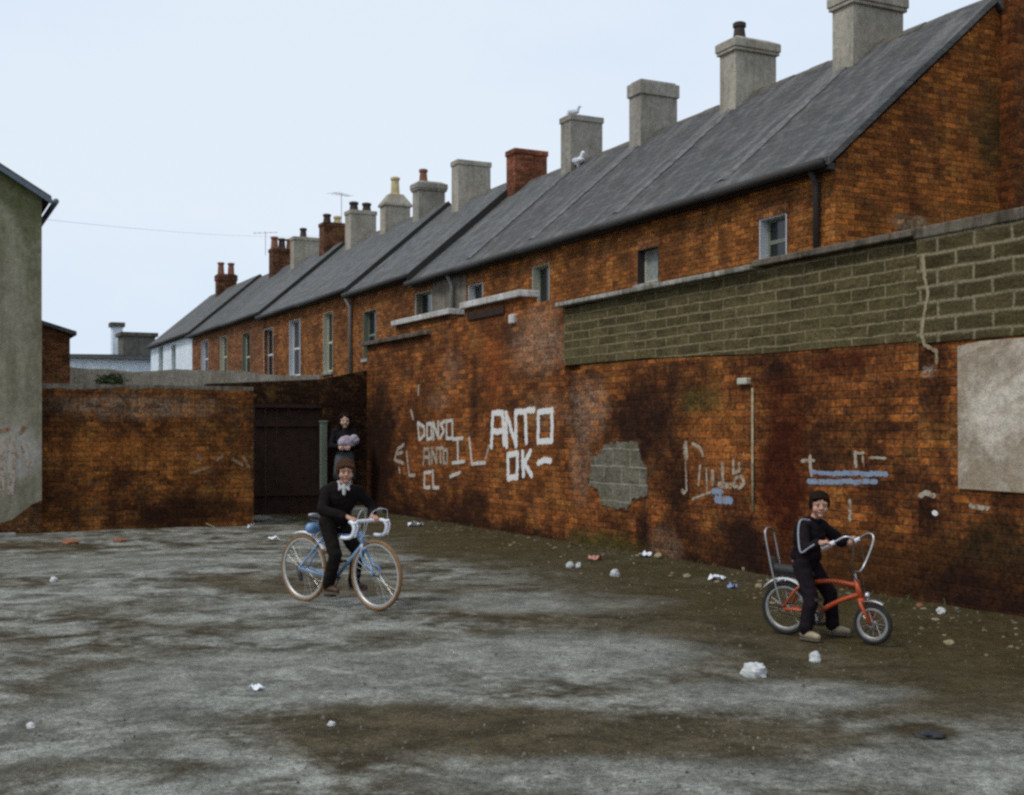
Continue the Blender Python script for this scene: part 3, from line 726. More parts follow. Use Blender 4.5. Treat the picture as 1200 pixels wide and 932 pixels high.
def sash(R, s0, s1, z0, z1, d, jamb, frame, pane, bars=True, sill=True, deep=.20):
    """window opening: painted reveal, sash frame and pane set back in the wall"""
    x0, x1 = -s1, -s0
    mb = MB()                                        # painted reveal lining
    o = [(x0 + .001, z0 + .001), (x1 - .001, z0 + .001), (x1 - .001, z1 - .001), (x0 + .001, z1 - .001)]; i_ = [(x0 + .02, z0 + .012), (x1 - .02, z0 + .012), (x1 - .02, z1 - .012), (x0 + .02, z1 - .012)]
    vs = [(x, y, z) for y in (d - .004, d + deep) for x, z in o + i_]; fs = []
    for k in range(4):
        n_ = (k + 1) % 4
        fs += [(k, n_, 4 + n_, 4 + k), (8 + k, 12 + k, 12 + n_, 8 + n_), (4 + k, 4 + n_, 12 + n_, 12 + k), (k, 8 + k, 8 + n_, n_)]
    mb.add(vs, fs)
    win = R.part(mb, 'window', jamb)
    fr = MB(); y0, y1 = d + deep - .06, d + deep - .01
    a0, a1 = x0 + .02, x1 - .02; t = .05
    zs_ = [z0 + .012, z0 + t + .02, z1 - t, z1 - .012]
    zm = (z0 + z1) / 2
    if bars: zs_ = [z0 + .012, z0 + t + .02, zm - .03, zm + .03, z1 - t, z1 - .012]
    xs_ = [a0, a0 + t, a1 - t, a1]
    for iz in range(len(zs_) - 1):                    # one welded frame of stiles and rails
        for ix in range(3):
            if ix == 1 and iz % 2: continue
            fr.add([(xs_[ix], y0, zs_[iz]), (xs_[ix + 1], y0, zs_[iz]), (xs_[ix + 1], y0, zs_[iz + 1]), (xs_[ix], y0, zs_[iz + 1])], [(0, 1, 2, 3)])
    for iz in range(0, len(zs_) - 1, 2):              # depth of each opening
        if iz + 2 < len(zs_):
            c_, e_ = zs_[iz + 1], zs_[iz + 2]
            q_ = [(xs_[1], c_), (xs_[2], c_), (xs_[2], e_), (xs_[1], e_)]
            for k in range(4):
                p_, r_ = q_[k], q_[(k + 1) % 4]
                fr.add([(p_[0], y0, p_[1]), (r_[0], y0, r_[1]), (r_[0], y1, r_[1]), (p_[0], y1, p_[1])], [(0, 1, 2, 3)])
    R.part(fr, 'sash_frame', frame, win)
    R.part(MB().box(a0 + t, a1 - t, y0 + .02, y0 + .03, z0 + t, z1 - t), 'pane', pane, win)
    R.part(MB().box(x0, x1, y1 + .03, y1 + .05, z0, z1), 'curtain', M['curtain'] if pane is M['glass'] and bars else M['iron'], win)
    if sill: R.part(MB().box(x0 - .06, x1 + .06, d - .07, d + deep - .06, z0 - .09, z0 - .001), 'sill', M['coping'], win, bevel=.008)
    return win

def house(idx, s0, s1, dz, label, wins, wallmat, slate, far=False):
    R = RowThing('terrace_house', label, 'house', s0, DH, 'brick terraced houses in one row')
    ze, zr = ZEAVE + dz, ZRIDGE + dz
    holes = []
    for wv in wins:
        a, b, t, bt = wv[:4]
        sb, sa = s_at(a, DH), s_at(b, DH); Zc = (a + b) / 2
        holes.append((sa, sb, z_at(Zc, bt, DH), z_at(Zc, t, DH)))
    mb = MB(); wall_holes(mb, s0, s1, -.2, ze, holes, DH)
    R.part(mb, 'wall', wallmat)
    R.part(MB().box(-s0, -s1, DFR, DFR + .02, -.2, ze), 'street_front', wallmat)
    for k, (xa, xb) in enumerate(((-s0 - .115, -s0), (-s1, -s1 + .115))):
        R.part(MB().prism_d([(DH + .002, -.2), (DH + .002, ze - .01), (DRG, zr - .01), (DFR - .002, ze - .01), (DFR - .002, -.2)], xa, xb),
               'gable_end', M['gable_brick'] if idx == 0 and k == 0 else wallmat)
    if idx in (5, 6, 8, 10):                         # sooty verge where the roof steps up
        a = DH - .2; za = ze - .2 * math.tan(PITCH)
        R.part(MB().prism_d([(a, za - .12), (a, za + .18), (DRG, zr + .18), (DRG, zr - .12)], -s0 + .005, -s0 + .05), 'verge_board', M['verge'])
    for (sa, sb, zb, zt), wv in zip(holes, wins):
        sash(R, sa, sb, zb, zt, DH, *wv[4:])
        if wv[4] is not M['limewash'] and idx < 5:    # brick arch over the opening
            R.part(MB().rbox(sa - .06, sb + .06, DH - .012, DH + .05, zt + .0, zt + .2), 'arch', M['arch'])
    # roof: thick slate slope, with a slight sag
    def slope(sign):
        mb = MB(); nx, ny = max(4, int((s1 - s0) / .4)), 10; g = []
        over = .16 if sign < 0 else .16
        for k in (0, 1):
            lay = []
            for i in range(nx + 1):
                s = s0 - (.07 if idx == 0 and i == 0 else 0) + (s1 - s0) * i / nx
                row = []
                for j in range(ny + 1):
                    t = j / ny
                    dd = (DH - over) + (DRG - DH + over) * t
                    z = (ze - over * math.tan(PITCH)) + (zr - ze + over * math.tan(PITCH)) * t
                    z += .06 + .11 * k
                    if 0 < i < nx or k >= 0:
                        z += .022 * mnoise.noise(Vector((s * .9, dd * .9, 4))) - .06 * math.sin(math.pi * t) * math.sin(math.pi * i / nx)
                    row.append(Vector((-s, dd if sign < 0 else 2 * DRG - dd, z)))
                lay.append(row)
            g.append(lay)
        def V(k, i, j): return k * (nx + 1) * (ny + 1) + i * (ny + 1) + j
        vs = [p for lay in g for row in lay for p in row]; fs = []
        for i in range(nx):
            for j in range(ny):
                fs.append((V(1, i, j), V(1, i + 1, j), V(1, i + 1, j + 1), V(1, i, j + 1)))
                fs.append((V(0, i, j), V(0, i, j + 1), V(0, i + 1, j + 1), V(0, i + 1, j)))
        for i in range(nx): fs += [(V(0, i, 0), V(0, i + 1, 0), V(1, i + 1, 0), V(1, i, 0))]
        for j in range(ny):
            for i in (0, nx): fs.append((V(0, i, j), V(0, i, j + 1), V(1, i, j + 1), V(1, i, j)))
        mb.add(vs, fs)
        return mb
    rf = R.part(slope(-1), 'roof', slate); R.part(slope(1), 'roof', slate)
    mb = MB(); n = int((s1 - s0) / .45)
    for i in range(n):
        a = s0 + (s1 - s0) * i / n; b = s0 + (s1 - s0) * (i + 1) / n - .015
        zz = zr + .13 + random.uniform(-.012, .012)
        mb.prism_d([(DRG - .15, zz - .10), (DRG - .07, zz + .0), (DRG, zz + .04), (DRG + .07, zz), (DRG + .15, zz - .10)], -a, -b)
    R.part(mb, 'ridge_tiles', M['ridge'], rf)
    if idx < 4:                                      # broken strip of mortar flashing down the party line
        mb = MB(); n = 40; L_ = []; sf = s1 - .02
        for i in range(n + 1):
            t = .06 + .9 * i / n; d_ = DH - .16 + (DRG - DH + .16) * t; z_ = (ze - .16 * math.tan(PITCH)) + (zr - ze + .16 * math.tan(PITCH)) * t + .178
            wl = .14 * (1 + .7 * mnoise.noise(Vector((i * .35, idx * 9, 0)))); wr = .14 * (1 + .7 * mnoise.noise(Vector((i * .35, idx * 9, 8))))
            L_ += [(-sf - wl, d_, z_ + .004), (-sf, d_, z_ + .026), (-sf + wr, d_, z_ + .004)]
        mb.add(L_, [q for i in range(n) for q in ((3 * i, 3 * i + 1, 3 * i + 4, 3 * i + 3), (3 * i + 1, 3 * i + 2, 3 * i + 5, 3 * i + 4))])
        R.part(mb, 'mortar_flashing', M['flash'], rf, smooth=True)
    R.part(MB().tube([(-s0 - .01, DH - .235, ze - .05), (-s1 + .01, DH - .235, ze - .05)], .07, 8), 'gutter', M['iron'], smooth=True)
    R.part(MB().box(-s0 - .003, -s1 + .003, DH - .13, DH - .003, ze - .13, ze - .04), 'fascia', M['iron'])
    return R

M['verge'] = plain('sooty_verge', (.03, .027, .025), .9, var=.4)
M['arch'] = brick_mat('brick_arch', (.36, .14, .05), (.22, .08, .03), soot=.4, pale=.5, seed=31)

def chimney(R, s, dz, hgt, mat, style, pots, w=.92, t=.46):
    """stack astride the ridge: shaft, projecting cap courses, flaunching, pots"""
    d0, d1 = DRG - w / 2, DRG + w / 2
    z0 = ZRIDGE + dz - .75; zt = ZRIDGE + dz + hgt
    sh = MB(); sh.rbox(s - t / 2, s + t / 2, d0, d1, z0, zt - (.30 if style != 'plain' else .14))
    o = R.part(sh, 'chimney', mat)
    cp = MB()
    if style == 'corbel':
        cp.rbox(s - t / 2 - .05, s + t / 2 + .05, d0 - .05, d1 + .05, zt - .30, zt - .24).rbox(s - t / 2 - .07, s + t / 2 + .07, d0 - .07, d1 + .07, zt - .239, zt - .08)
        cp.add([(-s - t / 2 - .065, d0 - .065, zt - .079), (-s + t / 2 + .065, d0 - .065, zt - .079), (-s + t / 2 + .065, d1 + .065, zt - .079), (-s - t / 2 - .065, d1 + .065, zt - .079),
                (-s - t / 2 + .08, d0 + .08, zt), (-s + t / 2 - .08, d0 + .08, zt), (-s + t / 2 - .08, d1 - .08, zt), (-s - t / 2 + .08, d1 - .08, zt)],
               [(3, 2, 1, 0), (4, 5, 6, 7), (0, 1, 5, 4), (1, 2, 6, 5), (2, 3, 7, 6), (3, 0, 4, 7)])
    elif style == 'band':
        cp.rbox(s - t / 2 - .04, s + t / 2 + .04, d0 - .04, d1 + .04, zt - .30, zt - .02)
        cp.rbox(s - t / 2 + .02, s + t / 2 - .02, d0 + .02, d1 - .02, zt - .019, zt + .03)
    elif style == 'taper':
        a, b = .06, .16
        cp.rbox(s - t / 2 - .06, s + t / 2 + .06, d0 - .06, d1 + .06, zt - .30, zt - .22)
        cp.add([(-s - t / 2 - .05, d0 - .05, zt - .219), (-s + t / 2 + .05, d0 - .05, zt - .219), (-s + t / 2 + .05, d1 + .05, zt - .219), (-s - t / 2 - .05, d1 + .05, zt - .219),
                (-s - t / 2 + .1, d0 + .2, zt + .12), (-s + t / 2 - .1, d0 + .2, zt + .12), (-s + t / 2 - .1, d1 - .2, zt + .12), (-s - t / 2 + .1, d1 - .2, zt + .12)],
               [(3, 2, 1, 0), (4, 5, 6, 7), (0, 1, 5, 4), (1, 2, 6, 5), (2, 3, 7, 6), (3, 0, 4, 7)])
        zt += .1
    else:
        cp.rbox(s - t / 2 - .03, s + t / 2 + .03, d0 - .03, d1 + .03, zt - .14, zt)
    R.part(cp, 'cap', mat, o, bevel=.015)
    for (off, h, r, pm) in pots:
        y = DRG + off
        pr = [(r * 1.15, 0), (r * 1.15, .06), (r, .08), (r * .82, h - .1), (r * 1.05, h - .09), (r * 1.05, h - .02), (r * .8, h)]
        mb = MB(); mb.tube([(-s, y, zt - .04 + z) for _, z in pr], [q for q, _ in pr], 12)
        R.part(mb, 'chimney_pot', pm, o, smooth=False)
    return o

G, WP, CPn, C0 = M['glass'], M['wpaint'], M['cpaint'], M['chim']
hb, sl_ = M['hbrick'], M['slate']
H = {}
H[0] = house(0, 13.2, 15.9, 0, 'end house of the terrace with bare orange brick gable and white sash window', [(890, 922, 254, 309, WP, M['gpaint'], G)], hb[0], sl_[0])
H[1] = house(1, 15.9, 19.1, 0, 'brick terraced house with a small dark window just over the block wall', [(747, 772, 291, 332, M['iron'], CPn, M['curtain'], False)], hb[0], sl_[0])
H[2] = house(2, 19.1, 22.4, 0, 'brick terraced house with narrow greenish window slit left of the block wall', [(624, 644, 311, 358, CPn, M['gpaint'], G, False)], hb[0], sl_[0])
H[3] = house(3, 22.4, 25.5, 0, 'brick terraced house with white-edged window over the pale coping of the lettered wall', [(549, 566, 333, 362, WP, M['gpaint'], G, False)], hb[0], sl_[0])
H[4] = house(4, 25.5, 28.6, 0, 'terraced house with grey rendered back wall and stub of red brick chimney', [(487, 506, 342, 372, CPn, M['gpaint'], G, False)], M['hrender'], sl_[1])
H[5] = house(5, 28.6, 33.4, .2, 'terraced house with dark window right of the pale drainpipe', [(426, 441, 364, 420, M['gpaint'], M['gpaint'], G)], hb[1], sl_[1])
H[6] = house(6, 33.4, 38.0, .35, 'terraced house carrying the buff-potted chimney, cream-edged tall window left of the drainpipe', [(379, 390, 366, 436, CPn, CPn, G)], hb[1], sl_[1])
H[7] = house(7, 38.0, 42.8, .35, 'terraced house with two tall white-edged windows and twin dark chimney pots', [(339, 352, 375, 441, WP, WP, G), (309, 320, 385, 446, WP, WP, G)], hb[1], sl_[1], True)
H[8] = house(8, 42.8, 48.0, .5, 'terraced house under the brown brick chimney beside a broad grey stack', [(284, 293, 390, 446, M['gpaint'], CPn, G)], hb[2], sl_[1], True)
H[9] = house(9, 48.0, 54.5, .5, 'terraced house next to the whitewashed one, two pale window strips', [(258, 266, 394, 442, CPn, CPn, G), (236, 244, 399, 442, WP, WP, G)], hb[2], sl_[0], True)
H[10] = house(10, 54.5, 64.3, .65, 'whitewashed house at the far end of the terrace', [(201, 206, 404, 440, M['limewash'], M['gpaint'], G, False, False), (186, 191, 406, 440, M['limewash'], M['gpaint'], G, False, False)], M['limewash'], sl_[2], True)

chimney(H[0], 15.85, 0, 1.02, C0[0], 'corbel', [], 1.08, .5)
chimney(H[1], 19.1, 0, 1.17, C0[0], 'corbel', [(-.2, .36, .12, M['pot_dark'])], .94, .5)
chimney(H[2], 22.4, 0, 1.17, C0[1], 'band', [], .92, .46)
chimney(H[3], 25.5, 0, 1.16, C0[1], 'plain', [], .85, .5)
chimney(H[4], 28.35, .0, .95, M['chim_brick'], 'plain', [], .92, .5)
chimney(H[5], 31.8, .2, 1.15, C0[0], 'plain', [], 1.0, .46)
chimney(H[6], 34.9, .35, 1.0, C0[1], 'corbel', [(-.18, .42, .13, M['pot_red'])], .86, .5)
chimney(H[6], 37.75, .35, 1.0, C0[0], 'taper', [(0, .62, .15, M['pot_yel'])], .86, .5)
chimney(H[7], 41.1, .35, 1.1, C0[0], 'plain', [(-.25, .36, .16, M['pot_dark']), (.22, .36, .16, M['pot_dark'])], .94, .6)
chimney(H[8], 44.2, .5, 1.0, M['chim_brick_dk'], 'plain', [(-.22, .38, .15, M['pot_dark']), (.18, .33, .14, M['pot_yel'])], .86, .6)
chimney(H[8], 47.6, .5, .95, C0[0], 'plain', [(-.1, .42, .14, M['pot_dark'])], 1.1, .5)
chimney(H[9], 51.0, .5, .95, M['chim_brick_dk'], 'plain', [(-.32, .55, .16, M['pot_red']), (.0, .5, .16, M['pot_dark']), (.33, .5, .15, M['pot_red'])], .95, .6)
chimney(H[10], 60.9, .65, .85, M['chim_brick_dk'], 'band', [(-.25, .65, .17, M['pot_red']), (.25, .65, .17, M['pot_red'])], .92, .6)

def downpipe(R, px, y0, y1, mat, r=.045):
    s = s_at(px, DH)
    R.part(MB().tube([(-s, DH - .2, z_at(px, y0, DH)), (-s, DH - .07, z_at(px, y0, DH) - .25), (-s, DH - .07, z_at(px, y1, DH))], r, 8), 'downpipe', mat, smooth=True)
downpipe(H[0], 961, 196, 330, M['iron'])
downpipe(H[4], 533, 322, 400, M['pipe_grey'])
downpipe(H[5], 413, 350, 445, M['pipe_grey'], .055)
# chimney breast on the near gable, at the right edge of the picture
H[0].part(MB().rbox(12.95, 13.2, DRG + .12, DRG + 1.2, -.2, 9.6), 'chimney_breast', brick_mat('gable_breast_brick', (.26, .08, .018), (.16, .045, .01), soot=.6, pale=.1, seed=33))

# outhouse behind the lettered yard wall
OD = 8.75
so0, so1 = s_at(529, OD), s_at(464, OD)
OH = RowThing('outhouse', 'small flat-topped yard outhouse with pale ledge behind the lettered wall', 'outhouse', so0, OD)
OH.part(MB().rbox(so0, so1, OD, OD + 1.4, -.2, 3.62), 'walls', hb[1])
OH.part(MB().rbox(so0 - .05, so1 + .05, OD - .09, OD + 1.5, 3.62, 3.72), 'roof_slab', M['coping_white'], bevel=.012)
so0, so1 = s_at(470, 9.6), s_at(430, 9.6)
# ---------------------------------------------------------------- things beyond the back wall
PW = RowThing('rendered_wall', 'long pale rendered yard wall just visible above the brick back wall', 'wall', 29.0, -2.0)
mb = MB(); top = [(-2.6 + 11.8 * i / 24, 2.98 + random.uniform(-.05, .05) - .03 * i / 24) for i in range(25)]
mb.prism_d([(-2.6, -.3)] + top + [(9.2, -.3)], -29, -29.25)
PW.part(mb, 'rendered_face', render_mat('pale_flaking_render', (.36, .33, .27), (.20, .165, .11), .6, 15, scale=2))
dk0, dk1 = d_at(46, 27.0), d_at(82, 27.0)
BO = RowThing('brick_shed', 'small brick outbuilding with sloping top squeezed beside the grey gable', 'shed', 27.0, dk0)
BO.part(MB().prism_d([(dk0, -.2), (dk0, zc_at(46, 380, 27)), (dk1, zc_at(82, 392, 27)), (dk1, -.2)], -27, -28.4), 'walls', M['hbrick'][2])
BO.part(MB().prism_d([(dk0 - .05, zc_at(46, 380, 27) + .012), (dk0 - .05, zc_at(46, 380, 27) + .1), (dk1 + .12, zc_at(82, 392, 27) + .06), (dk1 + .12, zc_at(82, 392, 27) - .02)], -26.9, -28.5), 'roof', M['slate'][2])
sQ = 68.0
a, b = d_at(80, sQ), d_at(180, sQ)
LW = RowThing('low_building', 'low pale whitewashed building with dark roof edge far beyond the back wall', 'building', sQ, a)
LW.part(MB().rbox(sQ, sQ + 6, a - .6, b, -.2, zc_at(120, 421, sQ)), 'walls', M['limewash'])
LW.part(MB().prism_d([(a - .8, zc_at(120, 421, sQ) + .01), (a - .8, zc_at(120, 419, sQ) + .1), (b + .1, zc_at(120, 417, sQ) + .1), (b + .1, zc_at(120, 421, sQ) + .01)], -sQ + .4, -sQ - 6.4), 'roof', M['slate'][1])
sQ2 = 76.0
a, b = d_at(144, sQ2), d_at(182, sQ2)
DB = RowThing('stone_building', 'dark grey block of a building at the end of the terrace', 'building', sQ2, a)
zt = zc_at(160, 394, sQ2)
DB.part(MB().rbox(sQ2, sQ2 + 1.8, a, b, -.2, zt), 'walls', render_mat('dark_stone', (.12, .115, .10), (.06, .05, .045), .6, 19))
DB.part(MB().rbox(sQ2 - .15, sQ2 + 1.95, a - .15, b + .15, zt + .002, zt + .22), 'parapet', M['coping_dark'])
sQ3 = 80.0
a, b = d_at(132, sQ3), d_at(144, sQ3)
FC = RowThing('chimney_stack', 'lone pale chimney stack with dark flat top on the skyline', 'chimney', sQ3, a)
FC.part(MB().rbox(sQ3, sQ3 + .8, a, b, -.2, zc_at(138, 383, sQ3)), 'shaft', M['limewash'])
FC.part(MB().rbox(sQ3 - .12, sQ3 + .92, a - .12, b + .12, zc_at(138, 383, sQ3), zc_at(138, 378, sQ3)), 'cap', M['coping_dark'])

# overhead wire and aerials
p0, p1 = at(50, 257, 19.2), world(44.2, DRG, 8.9)
pts = []
for i in range(21):
    t = i / 20; p = p0.lerp(p1, t); p.z -= .15 * 4 * t * (1 - t); pts.append(p)
tag(MB().tube(pts, .0022, 5).build('overhead_wire', M['pipe_grey']), 'thin grey wire strung from the grey gable to the chimneys', 'wire')
def aerial(s, dz, lab, yoff, hgt, yaw):
    R = RowThing('tv_aerial', lab, 'aerial', s, DRG + yoff)
    z = ZRIDGE + dz + .7; mb = MB()
    mb.tube([(-s, DRG + yoff, z), (-s, DRG + yoff, z + hgt)], .011, 6)
    R.part(mb, 'mast', M['pipe_grey'])
    mb = MB(); c = Vector((-s, DRG + yoff, z + hgt - .05)); dr = Vector((math.cos(yaw), math.sin(yaw), .05)); sd = Vector((-dr.y, dr.x, 0))
    mb.tube([c - dr * .5, c + dr * .5], .008, 6)
    for i in range(5): q = c + dr * (-.45 + .22 * i); mb.tube([q - sd * (.3 - .03 * i), q + sd * (.3 - .03 * i)], .006, 5)
    R.part(mb, 'antenna_rods', M['pipe_grey'])
aerial(51.3, .5, 'thin television aerial on the triple-potted chimney', -.62, 1.0, 1.2)
aerial(41.4, .35, 'thin television aerial beside the twin dark chimney pots', -.60, 1.05, 2.2)

# gulls on the roof
def gull(loc, yaw, lab, k, white):
    R = thing('gull', lab, 'bird', loc, yaw)
    mb = MB(); mb.ellipsoid((0, 0, .17), (.19, .085, .085), rot=Matrix.Rotation(-.2, 3, 'Y')).capsule((.10, 0, .20), .06, (.17, 0, .31), .048).ellipsoid((.185, 0, .335), (.055, .046, .046))
    mb.capsule((.0, .025, .12), .02, (.0, .03, .01), .009).capsule((.0, -.025, .12), .02, (.0, -.03, .01), .009).capsule((-.12, 0, .15), .05, (-.27, 0, .15), .016)
    me = remeshed(mb, .008, 3)
    mesh_obj('body', me, white, R)
    mb = MB()
    for s in (1, -1): mb.ellipsoid((-.03, s * .075, .185), (.19, .022, .062), rot=Matrix.Rotation(.1, 3, 'Y'))
    mb.build('wings', M['gull_grey'], R, smooth=True)
    MB().capsule((.23, 0, .33), .014, (.275, 0, .318), .006).build('beak', M['pot_yel'], R, smooth=True)
    R.scale = (k, k, k)
M['gull_white'] = plain('white_feathers', (.80, .82, .85), .8, var=.05)
M['gull_grey'] = plain('grey_feathers', (.55, .58, .62), .8, var=.1)
p = world(s_at(678, 14.2), 14.2, z_at(678, 197, 14.2))
gull(p, -1.0, 'white gull standing on the slate roof in front of a grey chimney', .95, M['gull_white'])
gull(world(25.5, 14.3, ZRIDGE + 1.16), -.4, 'small pale gull perched on top of the plain grey chimney', .7, M['gull_grey'])

# bush rooted on the back wall top
def leafy(name, lab, cat, c, r, n, mat, leaf, seed, parts=('foliage', 'stem'), group=None):
    rnd = random.Random(seed)
    R = thing(name, lab, cat, c, 0, group)
    mb = MB()
    for i in range(n):
        v = Vector((rnd.gauss(0, 1), rnd.gauss(0, 1), rnd.gauss(0, 1))).normalized() * rnd.random() ** .45
        bump = .75 + .4 * mnoise.noise(v * 2.3 + Vector((seed, 0, 0)))
        p = Vector((v.x * r[0], v.y * r[1], r[2] * .9 + v.z * r[2])) * bump
        a = Vector((rnd.gauss(0, 1), rnd.gauss(0, 1), rnd.gauss(0, .6))).normalized(); b = a.orthogonal().normalized()
        L = leaf * rnd.uniform(.6, 1.3); W = L * .45
        k = Vector((0, 0, L * .2))
        mb.add([p, p + a * L * .5 + b * W * .5 + k, p + a * L, p + a * L * .5 - b * W * .5 + k], [(0, 1, 2, 3)])
    mb.build(parts[0], mat, R, weld=False)
    mb = MB()
    for i in range(7):
        an = i * .9; mb.tube([(0, 0, -.05), (math.cos(an) * r[0] * .3, math.sin(an) * r[1] * .3, r[2] * .7), (math.cos(an) * r[0] * .7, math.sin(an) * r[1] * .6, r[2] * 1.4)], [.012, .008, .004], 5)
    mb.build(parts[1], M['wood_dark'], R)
    return R
M['leaf'] = plain('dark_leaf', (.045, .062, .018), .8, var=.5, scale=5)
M['weed'] = plain('dry_weed', (.085, .08, .022), .85, var=.5, scale=5)
leafy('bush', 'dark green tuft of bush growing on top of the low back wall', 'bush', world(SB + .15, d_at(131, SB), 2.24), (.30, .18, .15), 700, M['leaf'], .06, 3)
# ---------------------------------------------------------------- bicycles
M['tyre_tan'] = plain('tan_wall_tyre', (.20, .11, .045), .85, var=.25)
M['tyre_blk'] = plain('black_tyre', (.018, .017, .016), .85, var=.2)
M['chrome'] = plain('dull_chrome', (.42, .42, .42), .38, 1.0, var=.05)
M['alloy'] = plain('alloy_rim', (.50, .49, .47), .45, .6, var=.1)
M['rim_dull'] = plain('dull_steel_rim', (.34, .33, .31), .5, .7, var=.2)
M['blue_frame'] = plain('light_blue_enamel', (.16, .29, .48), .35, var=.08)
M['white_tape'] = plain('white_bar_tape', (.70, .72, .78), .7, var=.08)
M['blk'] = plain('black_vinyl', (.02, .018, .018), .6, var=.2)
M['orange'] = plain('orange_red_enamel', (.42, .07, .02), .35, var=.1)
M['white_guard'] = plain('white_mudguard', (.72, .74, .76), .4, var=.05)
M['black_metal'] = plain('greasy_black_metal', (.025, .022, .02), .5, var=.2)

def ring_pts(c, r, n=40, a0=0, a1=2 * math.pi, closed=True):
    k = n if closed else n + 1
    return [Vector((c[0] + r * math.cos(a0 + (a1 - a0) * i / n), c[1], c[2] + r * math.sin(a0 + (a1 - a0) * i / n))) for i in range(k)]
def wheel(root, c, R, tr, tyre, rim, spokes=28):
    w = MB().tube(ring_pts(c, R - tr, 48), tr, 10, True).build('wheel', tyre, root, smooth=True)
    m = MB(); k = 48
    prof = [(-.011, R - tr * 2 + .006), (.011, R - tr * 2 + .006), (.011, R - tr * 2 - .012), (.006, R - tr * 2 - .018), (-.006, R - tr * 2 - .018), (-.011, R - tr * 2 - .012)]
    vs = []; fs = []; n = len(prof)
    for i in range(k):
        a = 2 * math.pi * i / k
        for y, r in prof: vs.append((c[0] + r * math.cos(a), c[1] + y, c[2] + r * math.sin(a)))
    for i in range(k):
        j = (i + 1) % k
        for q in range(n): fs.append((i * n + q, i * n + (q + 1) % n, j * n + (q + 1) % n, j * n + q))
    m.add(vs, fs); m.build('rim', rim, w, smooth=False)
    m = MB()
    for i in range(spokes):
        a = 2 * math.pi * i / spokes; s = .022 if i % 2 else -.022; b = a + (.5 if i % 4 < 2 else -.5)
        m.tube([(c[0] + .018 * math.cos(b), c[1] + s, c[2] + .018 * math.sin(b)), (c[0] + (R - tr * 2 - .015) * math.cos(a), c[1], c[2] + (R - tr * 2 - .015) * math.sin(a))], .0013, 4)
    m.build('spokes', M['chrome'], w)
    MB().tube([(c[0], c[1] - .035, c[2]), (c[0], c[1] - .028, c[2]), (c[0], c[1] - .027, c[2]), (c[0], c[1] + .027, c[2]), (c[0], c[1] + .028, c[2]), (c[0], c[1] + .035, c[2])], [.024, .024, .014, .014, .024, .024], 12).build('hub', M['chrome'], w, smooth=False)
    MB().tube([(c[0], c[1] - .055, c[2]), (c[0], c[1] + .055, c[2])], .006, 8).build('axle', M['black_metal'], w)
    return w
def bez(pts, n=24):
    """Catmull-Rom through the points"""
    P = [Vector(p) for p in pts]; P = [P[0] * 2 - P[1]] + P + [P[-1] * 2 - P[-2]]; out = []
    m = len(P) - 3
    for i in range(m):
        k = max(3, n // m)
        for j in range(k):
            t = j / k; a, b, c, d = P[i:i + 4]
            out.append(.5 * ((2 * b) + (c - a) * t + (2 * a - 5 * b + 4 * c - d) * t * t + (3 * b - a - 3 * c + d) * t ** 3))
    out.append(P[-2]); return out
def crankset(root, bb, L, ang, w, ringr, cogc, hub):
    """chain wheel, cranks with pedals, chain to the rear sprocket, on the right (-y) side"""
    x, z = bb
    MB().tube([(x, -.045, z), (x, .045, z)], .02, 12).build('bottom_bracket', M['chrome'], root, smooth=True)
    m = MB(); m.tube(ring_pts((x, -.048, z), ringr, 32), .004, 6, True).tube(ring_pts((x, -.048, z), ringr * .45, 20), .004, 6, True)
    for i in range(5):
        a = i * 2 * math.pi / 5; m.tube([(x, -.048, z), (x + ringr * math.cos(a), -.048, z + ringr * math.sin(a))], .005, 5)
    m.build('chain_wheel', M['chrome'], root)
    ends = []
    for sgn in (-1, 1):
        a = ang + (0 if sgn < 0 else math.pi)
        e = Vector((x + L * math.cos(a), sgn * (w + .01), z + L * math.sin(a)))
        cr = MB().tube([(x, sgn * w, z), e], [.011, .008], 8).build('crank', M['chrome'], root)
        pm = MB(); c = e + Vector((0, sgn * .05, 0))
        pm.box(c.x - .04, c.x + .04, c.y - .036, c.y - .012, c.z - .011, c.z + .011).box(c.x - .04, c.x + .04, c.y + .012, c.y + .036, c.z - .011, c.z + .011)
        pm.tube([e, c + Vector((0, sgn * .04, 0))], .007, 8)
        pm.build('pedal', M['black_metal'], cr)
        ends.append(c)
    cr_ = .034
    pts = ring_pts((x, -.048, z), ringr + .004, 14, math.pi / 2, -math.pi / 2, False) + ring_pts((hub[0], -.048, hub[1]), cr_, 10, -math.pi / 2, -3 * math.pi / 2, False)
    MB().tube(pts, .004, 6, True).build('chain', M['black_metal'], root)
    return ends

# --- light blue racing bicycle
MID1 = Vector((-1.53, 10.93, 0)); HEAD1 = -math.radians(39)
B1 = thing('bicycle', 'light blue racing bicycle with white drop handlebars and tan-wall tyres', 'bicycle', MID1 + Vector((0, 0, gz(MID1.x, MID1.y))), HEAD1)
RW1 = .305; RH, FH, BB1 = Vector((-.46, 0, RW1)), Vector((.47, 0, RW1)), Vector((-.04, 0, .245))
wheel(B1, RH, RW1, .017, M['tyre_tan'], M['alloy']); wheel(B1, FH, RW1, .017, M['tyre_tan'], M['alloy'])
ST, HT, HB_ = Vector((-.18, 0, .62)), Vector((.275, 0, .65)), Vector((.305, 0, .545))
fr = MB()
fr.tube([BB1, ST + (ST - BB1) * .08], .0155, 10).tube([ST, HT - Vector((0, 0, .02))], .0140, 10).tube([BB1, HB_ + Vector((0, 0, .02))], .0165, 10)
fr.tube([HB_ - Vector((-.005, 0, .02)), HT + Vector((-.004, 0, .02))], .019, 12)
